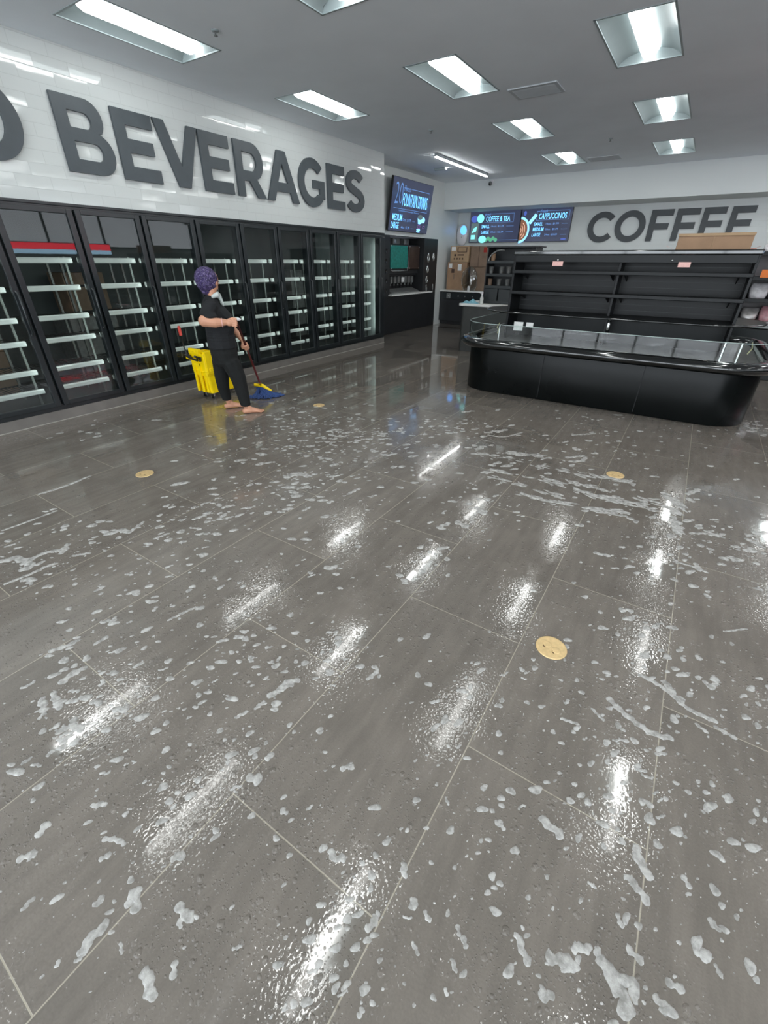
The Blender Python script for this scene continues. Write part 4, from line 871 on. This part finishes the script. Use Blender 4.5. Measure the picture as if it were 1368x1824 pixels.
# eyes, brows, mouth
b = MB(); b.M = HM; b.ell((-.014,-.098,1.378), (.008,.010,.007), 10); b.ell((-.010,-.042,1.378), (.008,.010,.007), 10); b.build('eyes', mat('eye_white', (.7,.7,.68), .2, noise=.1), t)
b = MB(); b.M = HM; b.ell((-.007,-.068,1.326), (.008,.020,.006), 10); b.build('lips', mat('lips', (.45,.15,.12), .4, noise=.1), t)
b = MB(); b.M = HM; cap(b, (-.013,-.118,1.396), .004, (-.004,-.090,1.398), .005, 6); cap(b, (-.002,-.050,1.398), .005, (-.010,-.028,1.396), .004, 6); b.build('eyebrows', M_knob, t)
# cap
g = NG('purple_patterned_cloth'); P = g.tc.outputs['Object']; vn = g.vor(P, 60); f = g.rng(g.noise(P, 75, 3, .7, 1.5), .54, .60)
g.L.new(g.mix(f, g.mix(g.rng(vn.outputs['Distance'], .2, .7), (.008,.005,.028), (.030,.015,.09)), (.26,.21,.38)), g.b.inputs['Base Color']); g.b.inputs['Roughness'].default_value = .8
b = MB(); b.ell((-.138,-.088,1.405), (.116,.105,.116), 18); b.ell((-.150,-.085,1.365), (.095,.088,.085), 16); b.ell((-.155,-.085,1.30), (.055,.055,.045), 12)
o = remesh_parts(b, 'patterned_cap', g.m, t, .006, 4)
# shirt
b = MB()
chain(b, [(-.128,-.08,1.225,.062,.07,.04), (-.128,-.08,1.195,.085,.13,.05), (-.128,-.08,1.15,.105,.165,.06), (-.105,-.08,1.06,.135,.165,.08), (-.093,-.08,.93,.150,.165,.08), (-.090,-.08,.80,.156,.172,.08), (-.090,-.08,.74,.160,.176,.045)])
chain(b, [(-.14,-.225,1.160,.075,.065,.062), (-.185,-.275,1.095,.074,.066,.060), (-.160,-.288,1.070,.078,.064,.034)]); chain(b, [(-.12,.07,1.16,.07,.065,.06), (-.04,.11,1.03,.064,.062,.05)])
chain(b, [(-.05,-.10,1.10,.07,.13,.06), (.01,-.10,1.03,.06,.12,.06), (-.0,-.10,.92,.068,.12,.06)])
o = remesh_parts(b, 'shirt', M_shirt, t, .007, 4)
# trousers
b = MB()
chain(b, [(-.090,-.08,.80,.140,.155,.05), (-.085,-.08,.68,.150,.168,.07), (-.085,-.08,.58,.142,.165,.06)])
chain(b, [(-.035,-.155,.58,.112,.10,.07), (.018,-.180,.42,.090,.088,.07), (.040,-.198,.25,.074,.072,.06), (.054,-.208,.110,.062,.062,.03)])
chain(b, [(-.130,-.03,.58,.108,.10,.07), (-.158,.01,.42,.084,.085,.07), (-.165,.045,.25,.070,.070,.06), (-.150,.062,.125,.058,.058,.03)])
o = remesh_parts(b, 'trousers', M_pants, t, .007, 4)
# towel round the neck, bracelet
b = MB(); chain(b, [(-.10,-.155,1.245,.018,.025,.020), (-.055,-.150,1.262,.022,.025,.028), (-.034,-.10,1.245,.018,.045,.034), (-.020,-.10,1.20,.014,.045,.030), (-.010,-.12,1.165,.010,.025,.020)]); chain(b, [(-.055,-.150,1.262,.022,.025,.024), (-.05,-.02,1.262,.022,.03,.024), (-.12,.0,1.25,.02,.025,.02)])
remesh_parts(b, 'neck_towel', M_towel, t, .006, 3)
b = MB(); b.tube([(-.052, -.309+.034*cos(a), 1.010+.041*sin(a)) for a in [2*pi*i/20 for i in range(20)]], .0055, 6, closed=True); b.build('bracelet', mat('pale_pink_bracelet', (.75,.45,.42), .4, noise=.1), t)
PM = Matrix.Translation(PO) @ Matrix.Rotation(PA, 4, 'Z')
b = MB(); b.M = PM; b.smooth = True; b.ell((.115,-.305,1.035), (.030,.010,.014), 10); tag(b.build('small_cloth', M_whitepl), 'small white scrap held in the raised right hand', 'cloth')
# mop
h0 = PM @ H0; h1 = PM @ H1; t = thing('mop', 'wet mop with dark red handle, yellow clamp and blue yarn head', 'mop', (h1.x, h1.y, 0)); lc = (h1.x, h1.y, 0)
b = mb(lc); b.tube([h0, h1], .0125, 10); b.build('handle', M_pole, t)
d = (h1-h0).normalized(); U3 = Vector((cos(PA), sin(PA), 0)); V3 = Vector((-sin(PA), cos(PA), 0))
b = mb(lc); b.tube([h1 - d*.03, h1 + d*.035], .018, 10)
c0 = h1 + d*.03; q = [c0 - U3*.085 + Vector((0,0,.022)), c0 + U3*.02 + Vector((0,0,.0)), c0 + U3*.125 - Vector((0,0,.075))]
b.tube(q, [.020, .024, .014], 8); b.build('clamp', M_yellow, t)
b = mb(lc); random.seed(3)
cen = Vector((h1.x, h1.y, 0)) + U3*.06 - V3*(-.02)
for k in range(86):
    s = -.07 + .19*random.random(); st = c0 + U3*s + Vector((0, 0, -.01 - .075*max(0, s-.02)/.1)); a = 2*pi*random.random(); rr = .6+.4*random.random()
    e = cen + U3*(cos(a)*.235*rr + .01) + V3*(sin(a)*.115*rr); e.z = .012; mdp = st.lerp(e, .45) + Vector((random.uniform(-.02,.02), random.uniform(-.02,.02), 0)); mdp.z = max(.014, (st.z)*.28 + random.uniform(0,.015))
    e2 = e + Vector((random.uniform(-.05,.05), random.uniform(-.05,.05), 0)); b.tube([st, st.lerp(mdp, .55) + Vector((0,0,-.004)), mdp, mdp.lerp(e, .6) + Vector((0,0,random.uniform(-.004,.008))), e, e2], [.009,.010,.010,.010,.009,.007], 6)
b.build('yarn_head', M_blue, t)

# ---------------------------------------------------------------- the mop bucket
BX0, BX1, BY0, BY1 = -5.17, -4.90, 3.40, 3.94; lc = ((BX0+BX1)/2, (BY0+BY1)/2, 0)
t = thing('mop_bucket', 'yellow wheeled mop bucket with a wringer behind the cleaner', 'mop bucket', lc)
def taper(b, x0, x1, y0, y1, z0, z1, k, r=.03, th=.012):
    cx, cy = (x0+x1)/2, (y0+y1)/2; secs = [(z0, k), (z1, 1.0)]; ins = [(z1, 1.0), (z0+.02, k)]
    vs = []; fs = []; n = None
    for i, (z, kk) in enumerate([(z0, k), (z1, 1), (z1, 1), (z0+.02, k)]):
        o = th if i > 1 else 0; P = rrect(cx-(cx-x0)*kk+o, cx+(x1-cx)*kk-o, cy-(cy-y0)*kk+o, cy+(y1-cy)*kk-o, r, 4); n = len(P); vs += [(x, y, z) for x, y in P]
    for i in range(3):
        for j in range(n): j2 = (j+1) % n; fs.append((i*n+j, i*n+j2, (i+1)*n+j2, (i+1)*n+j))
    fs.append(tuple(range(n-1, -1, -1))); fs.append(tuple(range(3*n, 4*n))); b.add(vs, fs)
b = mb(lc); taper(b, BX0, BX1, BY0, BY1, .075, .36, .86); b.build('tub', M_yellow, t, bevel=.006)
b = mb(lc); b.tube([(x, y, .36) for x, y in rrect(BX0-.006, BX1+.006, BY0-.006, BY1+.006, .035, 4)], .011, 8, closed=True)
for y in (3.52, 3.64, 3.76): b.box((BX1-.035, y, .09), (BX1-.004, y+.035, .34))
for x in (-5.17, -5.07, -4.98): b.box((x, BY0+.004, .09), (x+.04, BY0+.04, .36))
b.build('ribs', M_yellow, t, bevel=.008)
wy0, wy1 = 3.385, 3.62
b = mb(lc); taper(b, BX0-.01, BX1+.015, wy0, wy1, .30, .575, .92, .02); wr = b.build('wringer', M_yellow, t, bevel=.005)
b = mb(lc); b.box((BX0+.02, wy0-.014, .565), (BX1-.06, wy0+.03, .625)); b.box((BX0+.06, wy0-.020, .585), (BX1-.12, wy0-.012, .61)); b.box((BX1-.03, wy0+.02, .33), (BX1+.022, wy1-.02, .60)); b.box((BX1-.005, wy0+.05, .36), (BX1+.030, wy1-.05, .40))
b.box((BX0-.05, wy0-.02, .49), (BX0+.03, wy0+.03, .535)); b.box((BX0+.05, wy0-.012, .10), (BX0+.085, wy0+.01, .46)); b.box((BX0+.15, wy0-.012, .10), (BX0+.185, wy0+.01, .46)); b.box((BX0+.05, wy0-.014, .42), (BX0+.185, wy0+.008, .455)); b.build('wringer_ribs', M_yellow, wr, bevel=.006)
b = mb(lc); b.tube([(BX0-.02, wy0-.025, .545), (BX0+.04, wy0-.03, .53), (BX0+.10, wy0-.03, .505), (BX0+.19, wy0-.03, .495), (BX0+.20, wy0-.03, .535)], [.020,.026,.012,.012,.012], 8)
b.tube([(BX0+.15, wy0-.03, .54), (BX0+.26, wy0-.03, .53)], .014, 8); b.ell((BX1-.04, wy0-.02, .50), (.02,.015,.016), 10); b.build('pivot_lever', M_knob, wr)
b = mb(lc); b.tube([(BX0-.03, wy0+.0, .50), (BX0-.055, wy0-.01, .62), (BX0-.065, wy0-.015, .79)], .009, 8); hn = b.build('wringer_handle', M_knob, t)
b = mb(lc); b.tube([(BX0-.063, wy0-.014, .765), (BX0-.066, wy0-.016, .86), (BX0-.066, wy0-.016, .875)], [.017, .018, .010], 10); o = b.build('grip', M_red, hn); o['label'] = 'red rubber grip'
for x in (BX0+.05, BX1-.05):
    for y in (BY0+.07, BY1-.07):
        b = mb(lc); b.tube([(x-.012, y, .027), (x+.012, y, .027)], .027, 14); c = b.build('caster', M_knob, t)
        b = mb(lc); b.box((x-.018, y-.012, .03), (x-.014, y+.012, .078)); b.box((x+.014, y-.012, .03), (x+.018, y+.012, .078)); b.box((x-.018, y-.02, .072), (x+.018, y+.02, .080)); b.build('fork', M_chrome, c)
# ---------------------------------------------------------------- round brass floor plates
def plate():
    t = thing('floor_cover_plate', 'x', 'floor plate', (0, 0, 0), group='round brass floor plates')
    MB().lathe([(0, .0035), (.058, .0035), (.066, .0045), (.070, .0035), (.071, .0)], n=40).build('disc', M_brass, t)
    for s in (-1, 1):
        b = MB(); b.lathe([(0, .0055), (.017, .0055), (.0195, .005), (.0205, .0036)], (s*.024, .0, 0), 20); f = b.build('flip_lid', M_brass, t)
        b = MB(); b.box((s*.024-.006, -.0255, .0036), (s*.024+.006, -.0205, .0052)); b.box((s*.024-.007, -.021, .0036), (s*.024-.005, -.017, .0060)); b.build('hinge', mat('dark_brass', (.18,.11,.05), .5, metal=.4, noise=.1), f)
    return t
pl0 = plate()
for k, (x, y, rz, lab) in enumerate(((-.115, 1.629, -.35, 'round brass floor plate nearest the camera, right of the middle'), (-3.515, 1.65, .3, 'round brass floor plate at the left, in front of the cooler doors'), (-3.619, 4.017, 0, 'smallest round brass floor plate, just right of the mop'), (-.168, 3.886, .2, 'round brass floor plate in front of the black island display'))):
    p = pl0 if k == 0 else copy_tree(pl0); p.location = (x, y, .0005); p.rotation_euler = (0, 0, rz); p['label'] = lab

# ---------------------------------------------------------------- soap foam on the floor
STROKES = [
([(0.281,0.631),(0.305,0.607),(0.335,0.592),(0.339,0.562)],0.021),
([(0.297,0.614),(0.348,0.627),(0.357,0.601)],0.015),
([(0.163,0.561),(0.189,0.571),(0.222,0.58)],0.019),
([(0.211,0.613),(0.245,0.638)],0.013),
([(0.078,0.554),(0.096,0.537),(0.117,0.519)],0.012),
([(0.16,0.494),(0.168,0.479),(0.185,0.497)],0.01),
([(0.321,0.958),(0.339,0.918),(0.364,0.902)],0.018),
([(0.309,0.861),(0.341,0.847),(0.363,0.828)],0.014),
([(0.053,0.874),(0.09,0.869),(0.115,0.861)],0.017),
([(0.333,0.693),(0.363,0.685)],0.011),
([(-0.043,0.469),(-0.031,0.46)],0.01),
([(-0.069,0.785),(-0.041,0.781)],0.009),
([(0.297,0.751),(0.311,0.732)],0.008),
([(0.448,0.954),(0.463,0.936)],0.01),
([(0.514,0.88),(0.533,0.872)],0.011),
([(0.425,0.68),(0.455,0.686)],0.011),
([(0.403,0.632),(0.428,0.626)],0.014),
([(0.526,0.783),(0.538,0.767)],0.007),
([(-0.196,0.462),(-0.187,0.453)],0.014),
([(-0.263,0.52),(-0.243,0.5)],0.012),
([(-0.155,0.46),(-0.136,0.451)],0.008),
([(-0.066,0.483),(-0.055,0.47)],0.007),
([(-0.05,0.415),(-0.033,0.402)],0.007),
([(-0.063,0.329),(-0.055,0.329)],0.007),
([(-0.041,0.357),(-0.034,0.354)],0.007),
([(-0.152,0.386),(-0.129,0.376)],0.006),
([(0.161,1.483),(0.208,1.452),(0.262,1.429),(0.323,1.412),(0.388,1.429)],0.016),
([(0.254,1.69),(0.31,1.682),(0.375,1.658),(0.437,1.613),(0.533,1.608)],0.013),
([(0.351,1.709),(0.386,1.648),(0.416,1.652)],0.019),
([(0.533,1.58),(0.595,1.566)],0.011),
([(0.111,1.394),(0.158,1.366)],0.008),
([(0.468,1.551),(0.505,1.534)],0.009),
([(0.016,1.28),(0.078,1.292)],0.008),
([(-1.03,0.708),(-1.01,0.77),(-0.994,0.804)],0.016),
([(-1.016,0.743),(-1.02,0.797),(-0.982,0.833)],0.014),
([(-1.069,0.565),(-1.051,0.607)],0.009),
([(-1.034,0.636),(-1.029,0.676)],0.01),
([(-0.736,1.004),(-0.726,1.064),(-0.754,1.074)],0.012),
([(-0.837,0.016),(-0.848,0.03),(-0.88,0.032)],0.016),
([(-0.862,0.011),(-0.868,0.047)],0.013),
([(-0.872,-0.109),(-0.876,-0.086),(-0.875,-0.045)],0.016),
([(-0.865,-0.126),(-0.86,-0.107)],0.007),
([(-0.941,-0.039),(-0.938,-0.022)],0.012),
([(-0.74,0.087),(-0.711,0.088),(-0.687,0.089)],0.015),
([(-0.711,0.071),(-0.698,0.065)],0.009),
([(-0.696,-0.036),(-0.667,-0.046),(-0.64,-0.052)],0.016),
([(-0.647,0.014),(-0.629,-0.004)],0.01),
([(-0.802,-0.043),(-0.78,-0.052)],0.005),
([(-1.267,-0.048),(-1.276,-0.025)],0.018),
([(-1.242,-0.111),(-1.22,-0.079)],0.013),
([(-1.081,0.057),(-1.052,0.076),(-1.015,0.086)],0.009),
([(-1.211,0.087),(-1.18,0.113)],0.011),
([(-1.036,0.025),(-1.026,0.045)],0.01),
([(-0.855,0.15),(-0.836,0.166)],0.015),
([(-0.844,0.438),(-0.815,0.45)],0.022),
([(-0.846,0.52),(-0.837,0.538)],0.014),
([(-0.59,0.641),(-0.579,0.66),(-0.562,0.664)],0.012),
([(-0.467,0.423),(-0.439,0.421),(-0.423,0.434)],0.013),
([(-0.674,0.426),(-0.657,0.427)],0.011),
([(-1.099,-0.157),(-1.101,-0.129)],0.008),
([(-0.543,0.114),(-0.529,0.13)],0.005),
([(-0.898,-0.158),(-0.901,-0.15)],0.007),
([(-0.196,0.205),(-0.195,0.215)],0.009),
([(-0.354,0.11),(-0.355,0.12)],0.005),
([(-0.268,0.343),(-0.262,0.374)],0.012),
([(-1.803,0.178),(-1.74,0.158)],0.018),
([(-1.794,0.216),(-1.697,0.196)],0.016),
([(-1.713,0.132),(-1.735,0.17)],0.009),
([(-1.825,0.262),(-1.832,0.31),(-1.822,0.353)],0.02),
([(-1.58,0.191),(-1.525,0.2)],0.019),
([(-1.565,0.018),(-1.563,0.044)],0.009),
([(-1.524,0.083),(-1.523,0.101)],0.01),
([(-3.066,0.466),(-3.016,0.535),(-2.882,0.557),(-2.861,0.506)],0.031),
([(-2.923,0.529),(-2.94,0.655),(-2.886,0.727)],0.02),
([(-2.923,0.777),(-2.853,0.713)],0.024),
([(-2.835,0.977),(-2.805,1.055),(-2.738,1.075)],0.028),
([(-2.793,0.399),(-2.777,0.53),(-2.782,0.591)],0.016),
([(-2.743,1.097),(-2.783,1.2)],0.016),
([(-2.765,0.737),(-2.71,0.809)],0.015),
([(-2.524,1.122),(-2.509,1.212)],0.015),
([(-2.526,1.418),(-2.506,1.496)],0.02),
([(-2.379,1.516),(-2.403,1.594)],0.02),
([(-3.458,0.617),(-3.451,0.796),(-3.45,0.938)],0.013),
([(-3.842,0.988),(-3.823,1.139),(-3.854,1.368)],0.018),
([(-2.342,1.308),(-2.286,1.362)],0.016),
([(-2.473,2.275),(-2.433,2.369),(-2.323,2.402)],0.036),
([(-1.898,2.135),(-1.884,2.165)],0.022),
([(-1.969,1.934),(-1.967,2.005)],0.014),
([(-2.362,1.527),(-2.328,1.597)],0.013),
([(-1.384,0.863),(-1.347,0.866)],0.014),
([(-1.779,0.735),(-1.762,0.819),(-1.747,0.869)],0.01),
([(-2.049,0.541),(-2.002,0.586)],0.014),
([(-2.053,0.314),(-2.024,0.374),(-2.017,0.42)],0.015),
([(-1.857,2.325),(-1.841,2.452)],0.019),
([(-1.685,2.385),(-1.665,2.432)],0.015),
([(-1.44,4.203),(-1.276,4.254),(-1.173,4.489)],0.015),
([(-0.606,4.046),(-0.483,4.178),(-0.469,4.06),(-0.562,3.966)],0.027),
([(-0.702,4.706),(-0.514,4.896)],0.02),
([(-1.385,3.769),(-1.358,3.875)],0.037),
([(-0.091,2.564),(-0.012,2.581)],0.018),
([(0.403,3.166),(0.498,3.23)],0.016),
([(0.285,3.216),(0.352,3.217)],0.027),
([(0.443,2.782),(0.458,2.726)],0.023),
([(0.328,2.739),(0.415,2.743),(0.5,2.723)],0.012),
([(0.717,3.295),(0.801,3.235)],0.019),
([(0.482,3.262),(0.592,3.228)],0.013),
([(0.572,2.211),(0.667,2.296)],0.007),
([(0.366,3.824),(0.439,3.966)],0.027),
([(-0.93,2.683),(-0.857,2.633)],0.032),
([(-0.966,2.42),(-0.893,2.398)],0.03),
([(-1.047,2.278),(-1.009,2.374)],0.02),
([(-1.34,3.662),(-1.085,3.721),(-0.926,3.719)],0.018),
([(-0.867,3.698),(-0.536,3.747),(-0.304,3.74)],0.013),
([(-1.177,3.4),(-0.741,3.445),(-0.511,3.447)],0.013),
([(-1.086,3.238),(-0.729,3.25),(-0.454,3.215)],0.012),
([(-0.482,3.516),(-0.267,3.537),(-0.097,3.512)],0.016),
([(-0.122,3.406),(0.035,3.404),(0.191,3.407)],0.019),
([(-0.41,3.393),(-0.237,3.372),(-0.119,3.386)],0.012),
([(0.02,3.534),(0.214,3.504),(0.326,3.429)],0.011),
([(-0.245,3.78),(-0.053,3.806)],0.012),
([(-1.498,4.268),(-1.347,4.456)],0.015),
([(-0.723,3.089),(-0.592,3.089),(-0.39,3.118)],0.009),
([(0.221,3.67),(0.3,3.614),(0.339,3.537)],0.026),
([(0.297,3.315),(0.324,3.113)],0.017),
([(-0.236,3.15),(-0.015,3.2)],0.011),
([(-1.11,3.869),(-0.836,3.939)],0.014)]
FIELD = [(-2.899,0.578,0.37,1),(-2.741,0.825,0.315,1),(-2.541,1.362,0.311,1),(-2.441,1.717,0.292,0.9),(-2.321,2.25,0.368,0.9),(-2.706,3.241,0.521,1.2),(-3.61,3.525,0.396,0.6),(-2.317,3.709,0.54,0.9),(-1.713,0.851,0.319,1),(-1.247,0.811,0.18,1.2),(-1.855,0.368,0.202,1),(-1.485,0.343,0.205,1.3),(-1.557,0.125,0.169,0.7),(-1.131,0.109,0.221,0.5),(-1.01,0.689,0.278,0.6),(-0.976,0.339,0.138,0.8),(-0.578,0.476,0.186,0.6),(-0.326,0.383,0.193,0.6),(-0.294,1.165,0.21,0.9),(-0.246,0.801,0.176,0.6),(0.074,0.71,0.201,0.6),(0.238,1.167,0.181,1),(0.295,1.495,0.275,1),(0.583,1.747,0.187,1),(0.49,1.245,0.173,0.6),(0.561,0.97,0.194,0.5),(0.118,0.564,0.226,0.6),(0.366,0.768,0.185,0.4),(0.27,2.7,0.311,1),(-0.188,3.567,0.549,1.1),(-0.93,4.077,0.608,1),(-0.556,5.128,0.631,0.8),(-0.841,2.793,0.296,0.7),(0.467,3.209,0.344,0.9),(0.679,3.116,0.216,0.9),(0.856,6.092,0.255,0.8),(0.175,1.968,0.196,0.8),(-0.045,1.535,0.177,0.4),(-0.967,1.037,0.182,0.8),(-0.985,1.86,0.205,0.5),(-1.746,4.316,0.311,0.7),(-5.044,2.066,0.363,0.3),(-2.264,0.873,0.26,0.8),(-1.495,1.518,0.272,0.4),(-0.283,0.274,0.118,0.9),(-0.982,-0.122,0.184,0.35)]
def catmull(P, k=6):
    if len(P) < 3: P = [P[0], ((P[0][0]+P[-1][0])/2, (P[0][1]+P[-1][1])/2), P[-1]]
    Q = [P[0]] + list(P) + [P[-1]]; out = []
    for i in range(1, len(Q)-2):
        for j in range(k):
            s = j/k; p0, p1, p2, p3 = [Vector(Q[i+d]).to_2d() for d in (-1, 0, 1, 2)]
            out.append(.5*((2*p1) + (p2-p0)*s + (2*p0-5*p1+4*p2-p3)*s*s + (3*p1-p0-3*p2+p3)*s**3))
    out.append(Vector(Q[-1]).to_2d()); return out
def ribbon(b, P, w, h, rnd):
    P = catmull(P); n = len(P); ph = rnd.random()*9; rows = []
    L = sum((P[i+1]-P[i]).length for i in range(n-1)); d0 = (P[0]-P[1]).normalized(); d1 = (P[-1]-P[-2]).normalized()
    pts = [(P[0]+d0*w*.85, .02), (P[0]+d0*w*.62, .62), (P[0]+d0*w*.25, .9)] + [(p, 1.0) for p in P[1:-1]] + [(P[-1]+d1*w*.25, .85), (P[-1]+d1*w*.6, .55), (P[-1]+d1*w*.82, .02)]
    m_ = len(pts); s = 0; prev = None
    for i, (p, k) in enumerate(pts):
        a = pts[max(i-1, 0)][0]; c = pts[min(i+1, m_-1)][0]; d = (c-a).normalized() if (c-a).length > 1e-6 else Vector((1, 0)); nn = Vector((-d.y, d.x))
        if prev is not None: s += (p-prev).length
        prev = p; q = s/max(w, .004)
        kl = k*(1+.30*sin(q*1.7+ph)+.16*sin(q*4.3+ph*2)); kr = k*(1+.30*sin(q*1.9+ph*1.7)+.16*cos(q*3.7+ph))
        hh = h*(k**.6)
        rows.append([p+nn*w*kl, p+nn*w*kl*.86, p+nn*w*kl*.45, p, p-nn*w*kr*.45, p-nn*w*kr*.86, p-nn*w*kr]); rows[-1] = [(v.x, v.y, z) for v, z in zip(rows[-1], (.0004, hh*.6, hh*.95, hh*.9, hh*.95, hh*.6, .0004))]
    vs = [v for r in rows for v in r]; fs = []
    for i in range(m_-1):
        for j in range(6): fs.append((i*7+j, (i+1)*7+j, (i+1)*7+j+1, i*7+j+1))
    b.smooth = True; b.add(vs, fs)
rnd = random.Random(11); b = MB()
BLK = [(IX0-.02, IX1+.02, IY0-.02, IY1)]
for P, w_ in STROKES[:-15]: ribbon(b, P, w_*.82, min(.0035, .001+w_*.10), rnd)
tag(b.build('soap_foam', M_foam), 'white soap foam patches and streaks spread over the wet floor', 'soap foam', kind='stuff')
b = MB(); NBL = 0
def blob(b, x, y, r, rnd, el=1.0, ang=0, flat=.22):
    n = 9 if r < .008 else 12; ph = rnd.random()*6; hh = min(.004, r*flat+.0004); vs = []; ca, sa = cos(ang), sin(ang)
    for rr, z in ((1, .0003), (.88, hh*.55), (.5, hh*.95)):
        for k in range(n):
            a = 2*pi*k/n; q = r*rr*(1+.18*sin(2*a+ph)+.12*sin(3*a+2*ph)); u_, v_ = q*cos(a)*el, q*sin(a); vs.append((x+u_*ca-v_*sa, y+u_*sa+v_*ca, z))
    vs.append((x, y, hh)); fs = []
    for i in range(2):
        for k in range(n): k2 = (k+1) % n; fs.append((i*n+k, i*n+k2, (i+1)*n+k2, (i+1)*n+k))
    for k in range(n): fs.append((2*n+k, 2*n+(k+1) % n, 3*n))
    b.smooth = True; b.add(vs, fs)
def ok(x, y):
    if not (-5.55 < x < 2.6 and -.5 < y < 8): return False
    return not any(a < x < c and d < y < e for a, c, d, e in BLK)
for cx, cy, s, wt in FIELD:
    dist = math.hypot(cx, cy) ; base = .0032 + .0019*dist
    for k in range(int(95*wt)):
        x, y = rnd.gauss(cx, s*.75), rnd.gauss(cy, s*.75)
        if ok(x, y): blob(b, x, y, base*(.30+2.4*rnd.random()**4), rnd, 1+.9*rnd.random(), rnd.uniform(.4, 1.4))
    for k in range(int(3*wt)):      # short foam strings
        x, y = rnd.gauss(cx, s*.7), rnd.gauss(cy, s*.7)
        if ok(x, y):
            a = rnd.uniform(.3, 1.3) if rnd.random() < .7 else rnd.uniform(0, 6.3); L = base*rnd.uniform(3, 7)
            ribbon(b, [(x, y), (x+cos(a)*L*.5+rnd.gauss(0, L*.1), y+sin(a)*L*.5+rnd.gauss(0, L*.1)), (x+cos(a)*L, y+sin(a)*L)], base*rnd.uniform(.7, 1.3), .0025, rnd)
for k in range(1500):
    y = -.4 + 7.5*rnd.random()**1.2; x = rnd.uniform(-1.0*max(1.2, y+1.5), .35*y+.9)
    if ok(x, y) and not (y > 4.3 and x < -1.9): blob(b, x, y, (.0028+.0012*y)*(.35+2.0*rnd.random()**4), rnd, 1+.7*rnd.random(), rnd.uniform(.4, 1.4))
for P, w_ in STROKES[-15:]:          # squeegee strokes whose bright film glints are modelled as pale suds
    Q = catmull(P, 14); n = len(Q)
    for k in range(int(n*1.7)):
        i = rnd.randrange(n-1); d = Q[i+1]-Q[i]; q = Q[i] + d*rnd.random(); L = d.length
        if sin(i*.9+w_*300) > -.35: blob(b, q.x+rnd.gauss(0, .012), q.y+rnd.gauss(0, .022), .009+.012*rnd.random()**2, rnd, 1.3+2.6*rnd.random(), math.atan2(d.y, d.x)+rnd.gauss(0, .25), .12)
for k in range(420):               # thicker suds in the far middle
    x, y = rnd.gauss(-2.5, .75), rnd.gauss(3.0, .65)
    if ok(x, y) and y < 4.6: blob(b, x, y, .007+.022*rnd.random()**2.5, rnd, 1+1.3*rnd.random(), rnd.uniform(.2, 1.2), .12)
tag(b.build('soap_bubbles', M_foam), 'countless small soap suds and droplets scattered over the wet floor, some standing in for film glints', 'soap suds', kind='stuff')
